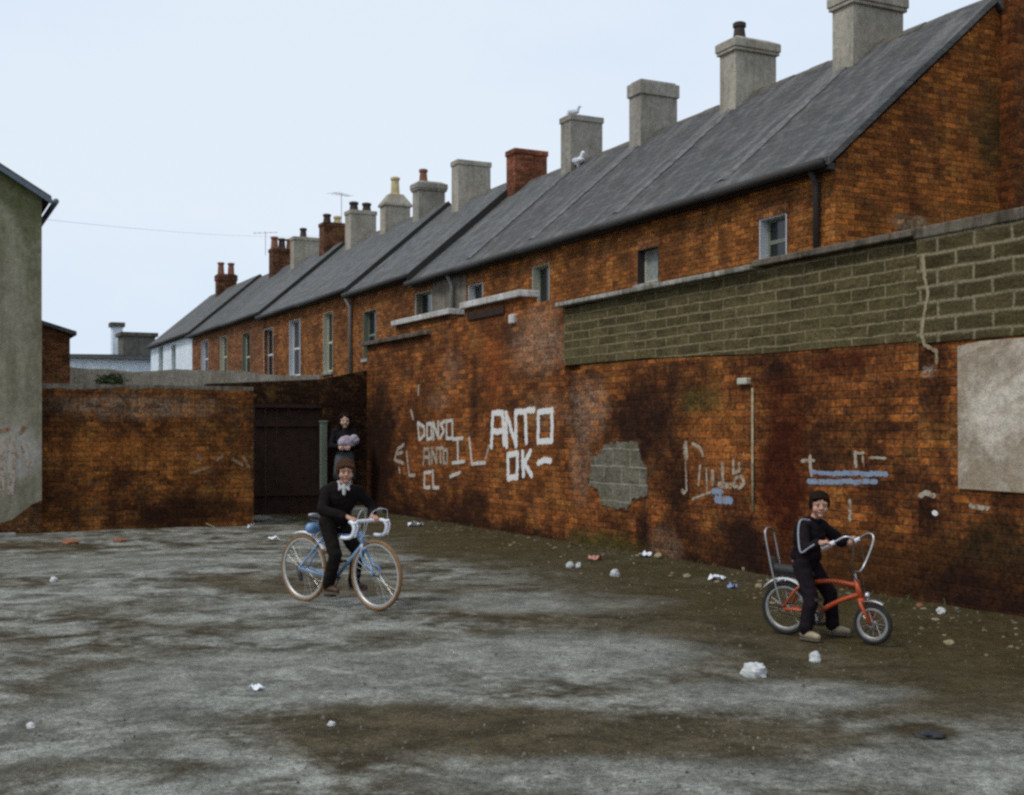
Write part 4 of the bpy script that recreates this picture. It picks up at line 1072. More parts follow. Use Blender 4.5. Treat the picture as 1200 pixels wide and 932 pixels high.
for s in (1, -1):
    fr.tube([BB1 + Vector((-.03, s * .02, 0)), RH + Vector((.02, s * .048, 0)), RH + Vector((-.012, s * .05, 0))], .0095, 8)
    fr.tube([ST + Vector((0, s * .012, -.01)), RH + Vector((.01, s * .048, .02)), RH + Vector((0, s * .05, 0))], .0085, 8)
fr.build('frame', M['blue_frame'], B1, smooth=True)
fk = MB()
for s in (1, -1): fk.tube(bez([HB_ + Vector((.005, s * .018, -.02)), HB_ + Vector((.015, s * .04, -.06)), Vector((.37, s * .045, .40)), FH + Vector((-.02, s * .048, .06)), FH + Vector((0, s * .05, 0))]), .0105, 8)
fk.ellipsoid(HB_ + Vector((.006, 0, -.025)), (.03, .036, .018))
fk.build('fork', M['blue_frame'], B1, smooth=True)
MB().tube([HB_ + Vector((-.0, 0, -.008)), HB_ + Vector((-.002, 0, .02))], .0215, 12).build('head_badge_ring', M['white_tape'], B1)
MB().tube([ST + Vector((-.012, 0, .05)), Vector((-.215, 0, .745))], .0125, 10).build('seat_post', M['chrome'], B1)
sd = MB(); sd.capsule((-.33, 0, .775), .055, (-.25, 0, .775), .045).capsule((-.25, 0, .775), .045, (-.09, 0, .768), .018)
me = remeshed(sd, .008, 3)
for v in me.vertices: v.co.z = .775 + (v.co.z - .775) * .55
sdl = mesh_obj('saddle', me, M['blk'], B1)
MB().tube([(-.34, -.03, .75), (-.23, -.02, .745), (-.12, 0, .76)], .004, 6).tube([(-.34, .03, .75), (-.23, .02, .745), (-.12, 0, .76)], .004, 6).build('saddle_rails', M['chrome'], sdl)
MB().ellipsoid((-.335, 0, .793), (.035, .055, .014)).build('saddle_plate', M['chrome'], sdl, smooth=True)
stx = Vector((.262, 0, .757))
MB().tube([HT, Vector((.262, 0, .735)), stx, Vector((.315, 0, .765))], .0125, 10).build('stem', M['chrome'], B1, smooth=True)
hbx, hbz = .315, .765
hb_ = MB(); half = [(hbx, 0, hbz), (hbx, .10, hbz), (hbx + .005, .165, hbz), (hbx + .055, .19, hbz - .005), (hbx + .085, .195, hbz - .05), (hbx + .06, .197, hbz - .115), (hbx - .0, .198, hbz - .135), (hbx - .07, .2, hbz - .135)]
path = [(x, -y, z) for x, y, z in reversed(half)] + half[1:]
hb_.tube(bez(path, 90), .0165, 10); hbo = hb_.build('handlebar', M['white_tape'], B1, smooth=True)
for s in (1, -1):
    lv = MB(); lv.capsule((hbx + .07, s * .193, hbz - .01), .016, (hbx + .105, s * .193, hbz - .002), .014).tube(bez([(hbx + .105, s * .193, hbz - .005), (hbx + .125, s * .193, hbz - .04), (hbx + .105, s * .195, hbz - .10), (hbx + .09, s * .195, hbz - .125)]), .006, 6)
    lv.build('brake_lever', M['white_tape'], B1, smooth=True)
    MB().tube(bez([(hbx + .10, s * .19, hbz + .005), (hbx + .12, s * .15, hbz + .10), (hbx + .06, s * .04, hbz + .07), (.305, 0, .62)]), .0025, 5).build('brake_cable', M['white_tape'], B1)
MB().tube([(.325, -.05, .60), (.335, -.035, .635), (.335, .035, .635), (.325, .05, .60)], .007, 6).build('front_brake', M['chrome'], B1)
MB().tube([(-.24, -.05, .60), (-.23, -.03, .64), (-.23, .03, .64), (-.24, .05, .60)], .007, 6).build('rear_brake', M['chrome'], B1)
gd = MB(); rg = RW1 + .022; n = 16; vs = []; fs = []
for i in range(n + 1):
    a = math.radians(110 - 75 * i / n)
    for j, yy in enumerate((-.026, -.015, 0, .015, .026)):
        r = rg + (.008 - abs(yy) * .4)
        for k in (0, 1): vs.append((RH.x + (r + .002 * k) * math.cos(a), yy, RH.z + (r + .002 * k) * math.sin(a)))
for i in range(n):
    for j in range(4):
        o = i * 10 + j * 2; fs += [(o, o + 2, o + 12, o + 10), (o + 1, o + 11, o + 13, o + 3)]
    for j in (0, 4): o = i * 10 + j * 2; fs.append((o, o + 10, o + 11, o + 1))
gd.add(vs, fs).build('mudguard', M['white_guard'], B1, smooth=True)
bg_ = MB(); bg_.box(-.29, -.19, -.06, .06, .60, .70); MB().capsule((-.31, -.05, .675), .05, (-.31, .05, .675), .05).build('saddle_bag', M['blue_frame'], B1, smooth=True)
PED1 = crankset(B1, (BB1.x, BB1.z), .15, -1.15, .06, .08, None, (RH.x, RH.z))
MB().capsule((-.46, -.05, .26), .022, (-.44, -.05, .21), .018).build('derailleur', M['black_metal'], B1, smooth=True)

# --- small orange high-rise bicycle
MID2 = Vector((2.32, 9.075, 0)); HEAD2 = math.atan2(-.652, .758)
B2 = thing('bicycle', 'small orange-red high-rise bicycle with tall chrome handlebars and sissy bar', 'bicycle', MID2 + Vector((0, 0, gz(MID2.x, MID2.y))), HEAD2)
RH2, FH2, BB2 = Vector((-.345, 0, .2)), Vector((.345, 0, .146)), Vector((-.085, 0, .195))
wheel(B2, RH2, .2, .019, M['tyre_blk'], M['rim_dull'], 24); wheel(B2, FH2, .146, .017, M['tyre_blk'], M['rim_dull'], 20)
T2, H2, H2b = Vector((-.18, 0, .41)), Vector((.222, 0, .43)), Vector((.252, 0, .335))
fr = MB()
fr.tube([BB2, T2 + (T2 - BB2) * .1], .016, 10).tube(bez([T2 - Vector((0, 0, .01)), Vector((.03, 0, .43)), H2 - Vector((0, 0, .015))]), .016, 10).tube(bez([BB2 + Vector((.01, 0, 0)), Vector((.08, 0, .285)), H2b + Vector((0, 0, .02))]), .0175, 10)
fr.tube([H2b - Vector((-.006, 0, .02)), H2 + Vector((-.006, 0, .02))], .021, 12)
for s in (1, -1):
    fr.tube([BB2 + Vector((-.02, s * .025, 0)), RH2 + Vector((0, s * .055, 0))], .011, 8)
    fr.tube([T2 + Vector((0, s * .015, -.01)), T2 + Vector((-.06, s * .045, -.06)), RH2 + Vector((0, s * .055, 0))], .010, 8)
fr.build('frame', M['orange'], B2, smooth=True)
fk = MB()
for s in (1, -1): fk.tube([H2b + Vector((.008, s * .02, -.02)), H2b + Vector((.016, s * .045, -.04)), FH2 + Vector((0, s * .05, 0))], .0125, 8)
fk.ellipsoid(H2b + Vector((.008, 0, -.025)), (.03, .045, .02))
fk.build('fork', M['orange'], B2, smooth=True)
MB().ellipsoid((.305, 0, .345), (.026, .03, .03)).build('headlamp', M['chrome'], B2, smooth=True)
MB().tube([H2, Vector((.207, 0, .50))], .013, 10).build('stem', M['chrome'], B2)
HBR = []
hbp = [(.207, 0, .51), (.224, .05, .51), (.237, .10, .56), (.268, .145, .68), (.272, .17, .755), (.225, .19, .775), (.15, .205, .735), (.07, .21, .695)]
path = [(x, -y, z) for x, y, z in reversed(hbp)] + hbp[1:]
hb_ = MB().tube(bez(path, 110), .0092, 10); hbo = hb_.build('handlebar', M['chrome'], B2, smooth=True)
for s in (1, -1):
    MB().tube([(.15, s * .205, .735), (.055, s * .212, .687)], .0155, 10).build('grip', M['white_tape'], B2, smooth=True)
    MB().tube(bez([(.15, s * .20, .72), (.20, s * .16, .60), (.25, s * .05, .45), (.29, 0, .33)]), .003, 5).build('brake_cable', M['blk'], B2)
me = remeshed(MB().capsule((-.43, 0, .485), .045, (-.30, 0, .48), .045).capsule((-.30, 0, .48), .045, (-.14, 0, .465), .03).capsule((-.43, 0, .485), .042, (-.455, 0, .55), .032), .008, 3)
mesh_obj('banana_seat', me, M['blk'], B2)
sb = [(-.345, -.06, .2), (-.415, -.07, .45), (-.475, -.07, .72), (-.487, -.05, .78), (-.49, 0, .795), (-.487, .05, .78), (-.475, .07, .72), (-.415, .07, .45), (-.345, .06, .2)]
MB().tube(bez(sb, 60), .0085, 8).build('sissy_bar', M['chrome'], B2, smooth=True)
def guard(root, c, rg, a0, a1, w, mat):
    gd = MB(); n = 18; vs = []; fs = []
    for i in range(n + 1):
        a = math.radians(a0 + (a1 - a0) * i / n)
        for yy in (-w, -w * .6, 0, w * .6, w):
            r = rg + (.010 - abs(yy) * .35)
            for k in (0, 1): vs.append((c.x + (r + .003 * k) * math.cos(a), yy, c.z + (r + .003 * k) * math.sin(a)))
    for i in range(n):
        for j in range(4):
            o = i * 10 + j * 2; fs += [(o, o + 2, o + 12, o + 10), (o + 1, o + 11, o + 13, o + 3)]
        for j in (0, 4): o = i * 10 + j * 2; fs.append((o, o + 10, o + 11, o + 1))
    gd.add(vs, fs).build('mudguard', mat, root, smooth=True)
guard(B2, RH2, .222, 140, 35, .038, M['white_guard'])
guard(B2, FH2, .166, 120, 60, .03, M['chrome'])
PED2 = crankset(B2, (BB2.x, BB2.z), .115, 1.2, .06, .065, None, (RH2.x, RH2.z))

# ---------------------------------------------------------------- people
M['skin'] = plain('fair_skin', (.50, .265, .185), .6, var=.08, scale=20)
M['skin_pale'] = plain('pale_skin', (.62, .40, .31), .6, var=.06, scale=20)
M['hair_auburn'] = plain('auburn_hair', (.058, .026, .013), .85, var=.6, scale=60, spec=.1, bump=1)
M['hair_dark'] = plain('dark_hair', (.016, .009, .006), .85, var=.5, scale=60, spec=.08, bump=1)
M['eye'] = plain('eye_white', (.36, .30, .27), .4, var=.02)
M['iris'] = plain('dark_iris', (.02, .012, .01), .3, var=.02)
M['lip'] = plain('lips', (.38, .17, .12), .6, var=.05)
M['jacket'] = cloth_mat('dark_wool_blazer', (.011, .008, .008))
M['trouser'] = cloth_mat('dark_trousers', (.012, .009, .008))
M['navy'] = cloth_mat('navy_tracksuit', (.013, .009, .012))
M['shirt'] = cloth_mat('white_shirt', (.44, .44, .44), var=.1)
M['shoe_br'] = plain('brown_leather', (.06, .025, .012), .5, var=.3)
M['shoe_tan'] = plain('tan_leather', (.30, .24, .16), .6, var=.2)
M['shoe_sole'] = plain('shoe_sole', (.10, .08, .06), .9, var=.2)
M['stripe'] = plain('white_stripe', (.30, .31, .34), .9, var=.06)
M['coat'] = cloth_mat('dark_coat', (.014, .012, .014))
M['skirt'] = cloth_mat('grey_blue_skirt', (.10, .115, .125))
M['lilac'] = cloth_mat('lilac_cloth', (.40, .34, .40), var=.2, bump=1)

def head_prims(mb, c, f, u, hh):
    r = f.cross(u).normalized(); Rm = Matrix((r, f, u)).transposed()
    P = lambda a, b, d: c + (r * a + f * b + u * d) * hh
    E = lambda a, b, d, ra, rb, rd: mb.ellipsoid(P(a, b, d), (ra * hh, rb * hh, rd * hh), 18, 12, Rm)
    E(0, -.12, .24, .71, .86, .76); E(0, .12, -.28, .57, .64, .66); E(0, .50, -.80, .22, .2, .17)
    E(.33, .40, -.30, .29, .30, .30); E(-.33, .40, -.30, .29, .30, .30)
    mb.capsule(P(-.38, .62, .16), .10 * hh, P(.38, .62, .16), .10 * hh)
    mb.capsule(P(0, .74, .05), .07 * hh, P(0, .90, -.20), .115 * hh)
    E(.1, .78, -.22, .08, .1, .07); E(-.1, .78, -.22, .08, .1, .07)
    mb.capsule(P(-.13, .66, -.50), .07 * hh, P(.13, .66, -.50), .07 * hh)
    for s in (1, -1): E(s * .72, -.08, -.05, .08, .18, .26)
    return P, E, Rm
def face_bits(root, body, P, Rm, hh, hairmat):
    for s in (1, -1):
        e = MB().ellipsoid(P(s * .27, .665, -.01), (.105 * hh, .08 * hh, .055 * hh), 12, 8, Rm).build('eye', M['eye'], root, smooth=True)
        MB().ellipsoid(P(s * .27, .728, -.01), (.062 * hh, .03 * hh, .055 * hh), 10, 6, Rm).build('iris', M['iris'], e, smooth=True)
        MB().capsule(P(s * .14, .735, .17), .032 * hh, P(s * .44, .645, .18), .022 * hh, 8).build('eyebrow', hairmat, root, smooth=True)
    MB().capsule(P(-.11, .725, -.49), .03 * hh, P(.11, .725, -.49), .03 * hh, 8).capsule(P(-.08, .72, -.55), .035 * hh, P(.08, .72, -.55), .035 * hh, 8).build('lips', M['lip'], root, smooth=True)
def tousle(me, c, amp):
    # uneven locks: pushed in and out along the strand direction
    for v in me.vertices:
        d = (v.co - c); r = d.normalized(); q = Vector((math.atan2(r.y, r.x) * 5.5, r.z * 2.2, 3.0))
        v.co += r * amp * (.55 + mnoise.noise(q) + .5 * mnoise.noise(q * 2.7)) + Vector((0, 0, amp * .5 * mnoise.noise(q * 1.7)))
def grip_hand(mb, wrist, g, ax, fw, up, k=1.0, bar=.016, thumb=-1):
    """fist closed over a bar: g on the bar, ax along it, fw beyond it, up out of the back of the hand"""
    q = lambda a, b, c: g + (ax * a + fw * b + up * c) * k
    mb.capsule(wrist, .021 * k, q(0, -.030, .030), .022 * k)
    mb.capsule(q(-.024, -.012, .034), .0155 * k, q(.024, -.012, .034), .0155 * k)
    mb.capsule(q(-.020, -.032, .028), .016 * k, q(.020, -.032, .028), .016 * k)
    for i, (off, L) in enumerate(zip((-.0285, -.0095, .0095, .0285), (.92, 1.05, 1.0, .82))):
        R_ = bar + .009
        pts = [q(off, -.004, .033), q(off, R_ * L, .020), q(off, (R_ + .006) * L, -.004), q(off, R_ * .55, -R_ - .002), q(off, -.004, -R_ * .95)]
        rs = [.0088, .0083, .0078, .0072, .0066]
        for a in range(4): mb.capsule(pts[a], rs[a] * k, pts[a + 1], rs[a + 1] * k, 8, 3)
    t = thumb
    pts = [q(t * .030, -.034, .020), q(t * .044, -.022, .002), q(t * .036, -.006, -.016), q(t * .020, .006, -.024)]
    for a in range(3): mb.capsule(pts[a], (.011 - .0012 * a) * k, pts[a + 1], (.0098 - .0012 * a) * k, 8, 3)

def torso(mb, pel, chest, neck, fwd, side, sc, fat=0.0):
    up = (chest - pel).normalized(); f = (fwd - up * fwd.dot(up)).normalized(); s_ = up.cross(f)
    Rm = Matrix((f, s_, up)).transposed(); L = (chest - pel).length
    e = lambda p, a, b, c: mb.ellipsoid(p, ((a * sc + fat), (b * sc + fat), (c * sc + fat)), 20, 12, Rm)
    e(pel + up * .02 * sc, .098, .135, .11); e(pel.lerp(chest, .4), .088, .118, .15); e(pel.lerp(chest, .85), .10, .142, .15); e(chest + up * .04 * sc, .078, .15, .09)
def chain(mb, pts, rs, fat=0.0):
    for a, b, ra, rb in zip(pts[:-1], pts[1:], rs[:-1], rs[1:]): mb.capsule(a, ra + fat, b, rb + fat, 14, 5)

def folds(me, amp=.006):
    ns = [v.normal.copy() for v in me.vertices]
    for v, n in zip(me.vertices, ns):
        q = v.co.copy()
        a = mnoise.noise(Vector((q.x * 9, q.y * 9, q.z * 24))) + .5 * mnoise.noise(Vector((q.x * 22 + q.z * 14, q.y * 22, q.z * 30)))
        v.co = q + n * (amp * (a - .1))
    return me
def person(root, J, cfg):
    V = lambda k: Vector(J[k])
    sc = cfg['sc']; hh = cfg['hh']; f = Vector(cfg['face']).normalized(); u = Vector(cfg['headup'])
    u = (u - f * u.dot(f)).normalized(); c = V('head'); fwd = Vector(cfg.get('fwd', (1, 0, 0)))
    b = MB(); P, E, Rm = head_prims(b, c, f, u, hh)
    pel, chest, neck = V('pel'), V('chest'), V('neck')
    b.capsule(neck - (c - neck) * .3, .042 * sc, P(0, -.2, -.45), .040 * sc)
    torso(b, pel, chest, neck, fwd, None, sc)
    b.capsule(V('shR'), .045 * sc, V('shL'), .045 * sc); b.capsule(neck, .045 * sc, chest, .08 * sc)
    for S in 'RL':
        chain(b, [V('sh' + S), V('el' + S), V('wr' + S)], [.042 * sc, .034 * sc, .021 * sc])
        chain(b, [V('hip' + S), V('kn' + S), V('an' + S)], [.066 * sc, .045 * sc, .030 * sc])
        b.capsule(V('an' + S), .03 * sc, V('toe' + S), .024 * sc)
        h = cfg['hand' + S]; grip_hand(b, V('wr' + S), Vector(h['g']), Vector(h['ax']).normalized(), Vector(h['fw']).normalized(), Vector(h['up']).normalized(), cfg.get('hk', .82), h.get('bar', .016), h.get('thumb', -1))
    me = remeshed(b, .0042, 2)
    body = mesh_obj('body', me, cfg['skin'], root)
    face_bits(root, body, P, Rm, hh, cfg['hair'])
    j = MB(); torso(j, pel.lerp(chest, cfg.get('hem', .12)), chest, neck, fwd, None, sc, .014)
    j.capsule(V('shR'), .045 * sc + .012, V('shL'), .045 * sc + .012); j.capsule(chest + (neck - chest) * .2, .075 * sc + .01, neck.lerp(chest, .25), .05 * sc + .01)
    for S in 'RL': chain(j, [V('sh' + S), V('el' + S), V('wr' + S).lerp(V('el' + S), .12)], [.042 * sc, .036 * sc, .025 * sc], .013)
    jo = mesh_obj(cfg.get('topname', 'jacket'), folds(remeshed(j, .0065, 2)), cfg['top'], root)
    if not cfg.get('skirt'):
        t = MB(); torso(t, pel, pel.lerp(chest, .3), neck, fwd, None, sc * .93, .008)
        for S in 'RL': chain(t, [V('hip' + S), V('kn' + S), V('an' + S).lerp(V('kn' + S), .06)], [.07 * sc, .054 * sc, .048 * sc], .010)
        mesh_obj('trousers', folds(remeshed(t, .0065, 2)), cfg['leg'], root)
    for S in 'RL':
        a, t_ = V('an' + S), V('toe' + S); d = (t_ - a); d.z = 0; d.normalize(); dn = Vector((0, 0, -1))
        s_ = MB(); heel = a - d * .022 * sc; ball = a + d * .085 * sc; tip = a + d * .135 * sc
        zz = min(a.z, t_.z) - .0
        s_.capsule(a + Vector((0, 0, .012)), .036 * sc, heel + dn * .020 * sc, .034 * sc).capsule(heel + dn * .022 * sc, .034 * sc, ball + dn * .026 * sc, .036 * sc).capsule(ball + dn * .027 * sc, .036 * sc, tip + dn * .032 * sc, .028 * sc)
        sh = mesh_obj('shoe', remeshed(s_, .006, 2), cfg['shoe'], root)
        so_ = MB(); zb = a.z - .068 * sc; pr = Vector((-d.y, d.x, 0))
        pts = [heel - d * .034 * sc, heel - d * .02 * sc + pr * .03 * sc, ball + pr * .036 * sc, tip + d * .02 * sc + pr * .018 * sc, tip + d * .03 * sc, tip + d * .02 * sc - pr * .018 * sc, ball - pr * .036 * sc, heel - d * .02 * sc - pr * .03 * sc]
        n = len(pts); so_.add([(p.x, p.y, zb) for p in pts] + [(p.x, p.y, zb + .018 * sc) for p in pts], [tuple(range(n)), tuple(range(2 * n - 1, n - 1, -1))] + [(i, i + n, (i + 1) % n + n, (i + 1) % n) for i in range(n)])
        so_.build('sole', M['shoe_sole'], sh)
    return P, E, Rm, body, jo

# --- boy on the blue bicycle (bike frame coordinates: x forward, y left)
o1 = B1.location
BOY1 = thing('person', 'boy with auburn hair, dark blazer and open white collar astride the light blue bicycle', 'person', o1, HEAD1)
pr, plf = PED1
J = dict(pel=(-.08, 0, .76), chest=(.03, 0, .97), neck=(.075, -.01, 1.08), head=(.12, -.03, 1.195),
         shR=(-.045, -.11, 1.02), shL=(.135, .11, 1.02), elR=(.04, -.235, .86), elL=(.20, .225, .865), wrR=(.255, -.148, .808), wrL=(.255, .148, .808),
         hipR=(-.08, -.07, .74), hipL=(-.08, .075, .74), knR=(.075, -.11, .46), knL=(.085, .15, .47), anR=(pr.x - .045, -.105, pr.z + .078), anL=(.015, .165, .19),
         toeR=(pr.x + .055, -.115, pr.z + .045), toeL=(.105, .18, .135))
cfg = dict(sc=.93, hh=.098, fwd=(.74, -.67, 0), face=(.76, -.62, -.16), headup=(.12, -.1, 1), skin=M['skin'], hair=M['hair_auburn'], top=M['jacket'], leg=M['trouser'], shoe=M['shoe_br'],
           handR=dict(g=(.316, -.135, .766), ax=(0, 1, 0), fw=(1, 0, -.1), up=(.1, 0, 1), thumb=1), handL=dict(g=(.316, .135, .766), ax=(0, 1, 0), fw=(1, 0, -.1), up=(.1, 0, 1), thumb=-1))
P, E, Rm, body, jk = person(BOY1, J, cfg)
hh = cfg['hh']
h = MB(); mbE = lambda m, a, b, d, ra, rb, rd: m.ellipsoid(P(a, b, d), (ra * hh, rb * hh, rd * hh), 18, 12, Rm)
mbE(h, 0, -.22, .42, .76, .86, .66); mbE(h, 0, -.52, -.05, .72, .52, .62)
for a in (-.62, .62): mbE(h, a, -.05, .12, .2, .42, .45); mbE(h, a * .95, .1, -.15, .1, .16, .26)
for a, d in ((-.48, .46), (-.2, .56), (.1, .60), (.4, .50)): mbE(h, a, .50, d, .25, .30, .19)
hm = remeshed(h, .006, 2)
tousle(hm, P(0, 0, .2), .008)
mesh_obj('hair', hm, M['hair_auburn'], BOY1)
# collar, shirt front
def collar(root, neck, f, mat, k=1.0):
    f = Vector((f[0], f[1], 0)).normalized(); s_ = Vector((-f.y, f.x, 0)); mb = MB()
    for sg in (1, -1):
        a = neck - f * .045 * k + s_ * sg * .02 * k + Vector((0, 0, .03)); b_ = neck + s_ * sg * .062 * k + Vector((0, 0, .02)); c_ = neck + f * .07 * k + s_ * sg * .045 * k + Vector((0, 0, -.02)); d_ = neck + f * .095 * k + s_ * sg * .052 * k + Vector((0, 0, -.045))
        e_ = neck + f * .09 * k + s_ * sg * .014 * k + Vector((0, 0, -.035))
        for p, q_, r_ in ((a, b_, .014), (b_, c_, .017), (c_, d_, .018), (c_, e_, .014)): mb.capsule(p, r_ * k, q_, r_ * k * .9, 8, 4)
    me = remeshed(mb, .006, 2); return mesh_obj('collar', me, mat, root)
collar(BOY1, Vector(J['neck']), (.74, -.67, 0), M['shirt'], .78)
n0 = Vector(J['neck'])
me = remeshed(MB().capsule(n0 + Vector((.040, -.036, -.02)), .026, n0 + Vector((.056, -.05, -.085)), .014), .006, 2); mesh_obj('shirt_front', me, M['shirt'], BOY1)

# --- boy on the orange bicycle
o2 = B2.location
BOY2 = thing('person', 'small boy in navy tracksuit with white sleeve stripe standing astride the orange bicycle', 'person', o2, HEAD2)
J = dict(pel=(-.185, 0, .565), chest=(-.15, 0, .775), neck=(-.115, 0, .875), head=(-.065, -.01, .985),
         shR=(-.145, -.13, .825), shL=(-.125, .13, .825), elR=(-.07, -.225, .665), elL=(.01, .195, .70), wrR=(.035, -.222, .728), wrL=(.045, .222, .735),
         hipR=(-.18, -.07, .54), hipL=(-.18, .07, .54), knR=(-.075, -.125, .30), knL=(-.05, .13, .31), anR=(-.10, -.165, .068), anL=(-.05, .17, .068),
         toeR=(-.01, -.185, .035), toeL=(.04, .19, .035))
axR = Vector((.095, .007, .048)).normalized(); axL = Vector((.095, -.007, .048)).normalized()
cfg = dict(sc=.84, hh=.091, fwd=(.9, -.4, 0), face=(.60, -.78, -.08), headup=(.05, -.05, 1), skin=M['skin'], hair=M['hair_dark'], top=M['navy'], leg=M['navy'], shoe=M['shoe_tan'],
           handR=dict(g=(.09, -.2095, .705), ax=axR, fw=(0, 1, 0), up=(-.45, -.1, .88), thumb=1), handL=dict(g=(.09, .2095, .705), ax=axL, fw=(0, -1, 0), up=(-.45, .1, .88), thumb=1))
P, E, Rm, body, jk = person(BOY2, J, cfg)
hh = cfg['hh']; h = MB()
mbE(h, 0, -.20, .44, .78, .88, .68); mbE(h, 0, -.50, .02, .68, .48, .52)
for a in (-.64, .64): mbE(h, a, -.10, .10, .16, .40, .48)
for a, d in ((-.42, .56), (-.1, .66), (.2, .62), (.44, .54)): mbE(h, a, .46, d, .26, .28, .16)
hm = remeshed(h, .005, 2); tousle(hm, P(0, 0, .2), .006); mesh_obj('hair', hm, M['hair_dark'], BOY2)
st = MB()
for S, y in (('R', -1), ('L', 1)):
    pts = [Vector(J['neck']) + Vector((.0, y * .055, -.005)), Vector(J['sh' + S]) + Vector((0, y * .02, .048)), Vector(J['sh' + S]).lerp(Vector(J['el' + S]), .35) + Vector((-.012, y * .05, .01)), Vector(J['el' + S]) + Vector((-.015, y * .038, -.01)), Vector(J['el' + S]).lerp(Vector(J['wr' + S]), .45) + Vector((.0, y * .037, -.006)), Vector(J['el' + S]).lerp(Vector(J['wr' + S]), .85) + Vector((0, y * .033, -.004))]
    st.tube(bez(pts, 40), .0065, 8)
st.build('sleeve_stripe', M['stripe'], BOY2, smooth=True)
me = remeshed(MB().tube(ring_pts((0, 0, 0), .042, 20), .012, 8, True), .005, 2)
for v in me.vertices: x, y, z = v.co; v.co = Vector(J['neck']) + Vector((x + .012, z, -x * .4 + y + .008))
mesh_obj('collar', me, M['navy'], BOY2)

# --- woman in the doorway
wp = world(SR - .45, d_at(404, SR - .45), .13); yaw = math.atan2(-1, .12)
WOM = thing('person', 'woman with long dark hair and dark coat standing in the dark doorway', 'person', wp, yaw)
J = dict(pel=(0, 0, .93), chest=(.0, 0, 1.24), neck=(.0, 0, 1.40), head=(.035, 0, 1.535), shR=(0, -.17, 1.35), shL=(0, .17, 1.35), elR=(.05, -.235, 1.09), elL=(.05, .235, 1.09),
         wrR=(.215, -.09, 1.075), wrL=(.215, .09, 1.075), hipR=(0, -.09, .90), hipL=(0, .09, .90), knR=(.02, -.09, .48), knL=(.02, .09, .48), anR=(0, -.09, .075), anL=(0, .09, .075), toeR=(.1, -.10, .04), toeL=(.1, .10, .04))
cfg = dict(sc=1.12, hh=.124, hk=.95, face=(.98, .1, -.08), headup=(0, 0, 1), skin=M['skin_pale'], hair=M['hair_dark'], top=M['coat'], leg=M['trouser'], shoe=M['blk'], skirt=True, topname='coat', hem=.3,
           handR=dict(g=(.225, -.04, 1.052), ax=(.2, .35, 1), fw=(.25, 1, 0), up=(1, -.3, 0), bar=.03, thumb=1), handL=dict(g=(.225, .04, 1.052), ax=(.2, -.35, 1), fw=(.25, -1, 0), up=(1, .3, 0), bar=.03, thumb=1))
WOM.scale = (1.06, 1.06, 1.06)
P, E, Rm, body, jk = person(WOM, J, cfg)
hh = cfg['hh']; h = MB()
mbE(h, 0, -.22, .42, .82, .86, .72); mbE(h, 0, -.55, -.3, .8, .5, .9)
for a in (-.7, .7): mbE(h, a, -.05, .0, .2, .42, .8); mbE(h, a * 1.05, .0, -1.1, .26, .35, .9); mbE(h, a * .62, .30, .62, .34, .36, .22)
mbE(h, 0, -.55, -1.2, .9, .4, .9)
hm = remeshed(h, .007, 2); tousle(hm, P(0, 0, .2), .008); mesh_obj('hair', hm, M['hair_dark'], WOM)
sk = MB(); n = 24; rows = [(.98, .125, .15), (.88, .135, .17), (.70, .15, .19), (.50, .165, .21)]
sk.tube([(0, 0, z) for z, a, b_ in rows], [b_ for z, a, b_ in rows], n)
so_ = sk.build('skirt', M['skirt'], WOM, smooth=True); so_.scale = (.82, 1, 1)
# bundle in her arms
me = remeshed(MB().ellipsoid((0, 0, 0), (.10, .20, .13)).ellipsoid((.02, .12, .04), (.10, .12, .11)).ellipsoid((.03, -.1, -.03), (.09, .11, .09)), .012, 3)
for v in me.vertices: v.co += v.co.normalized() * .02 * mnoise.noise(v.co * 14)
for v in me.vertices: v.co *= .92
R_ = thing('bundle', 'bundle of lilac cloth held in the arms of the woman in the doorway', 'bundle', Vector(wp) + Matrix.Rotation(yaw, 3, 'Z') @ Vector((.175, .06, 1.23)), yaw)
mesh_obj('cloth', me, M['lilac'], R_)

# ---------------------------------------------------------------- rubble, litter and weeds
M['stone_w'] = plain('pale_rubble', (.52, .53, .52), .9, var=.2, scale=20, bump=.5)
M['paper'] = plain('white_paper', (.72, .74, .78), .9, var=.1, scale=20)
M['paper_b'] = plain('blue_paper', (.22, .27, .45), .9, var=.1)
M['paper_y'] = plain('yellowed_paper', (.46, .38, .16), .9, var=.2)
M['paper_r'] = plain('reddish_wrapper', (.48, .22, .17), .9, var=.2)
M['stone_b'] = plain('broken_brick', (.24, .10, .05), .9, var=.3, scale=20)
M['straw'] = plain('bare_stick', (.30, .25, .14), .9, var=.3)
def lump(name, lab, cat, px, py, wpx, hpx, mat, group=None, seed=0, flat=1.0):
    p = gp(px, py + hpx * .4); k = p.y / F; rnd = random.Random(seed * 31 + int(px))
    p.z = gz(p.x, p.y)
    mb = MB(); mb.ellipsoid((0, 0, 0), (1, 1, 1), 14, 9)
    for i, v in enumerate(mb.v):
        q = v.normalized(); mb.v[i] = q * (1 + .38 * mnoise.noise(q * 1.6 + Vector((seed * 3.1 + px, 0, 0))) + .16 * mnoise.noise(q * 4.5 + Vector((px, 7, 0))))
    a, c_ = wpx * k * .5, hpx * k * .55
    for i, v in enumerate(mb.v): mb.v[i] = Vector((v.x * a, v.y * a * .8, max(v.z * c_ * flat, -c_ * .5) + c_ * .45))
    o = mb.build(name, mat, None); o.location = p; o.rotation_euler = (0, 0, rnd.uniform(-.4, .4))
    return tag(o, lab, cat, group)
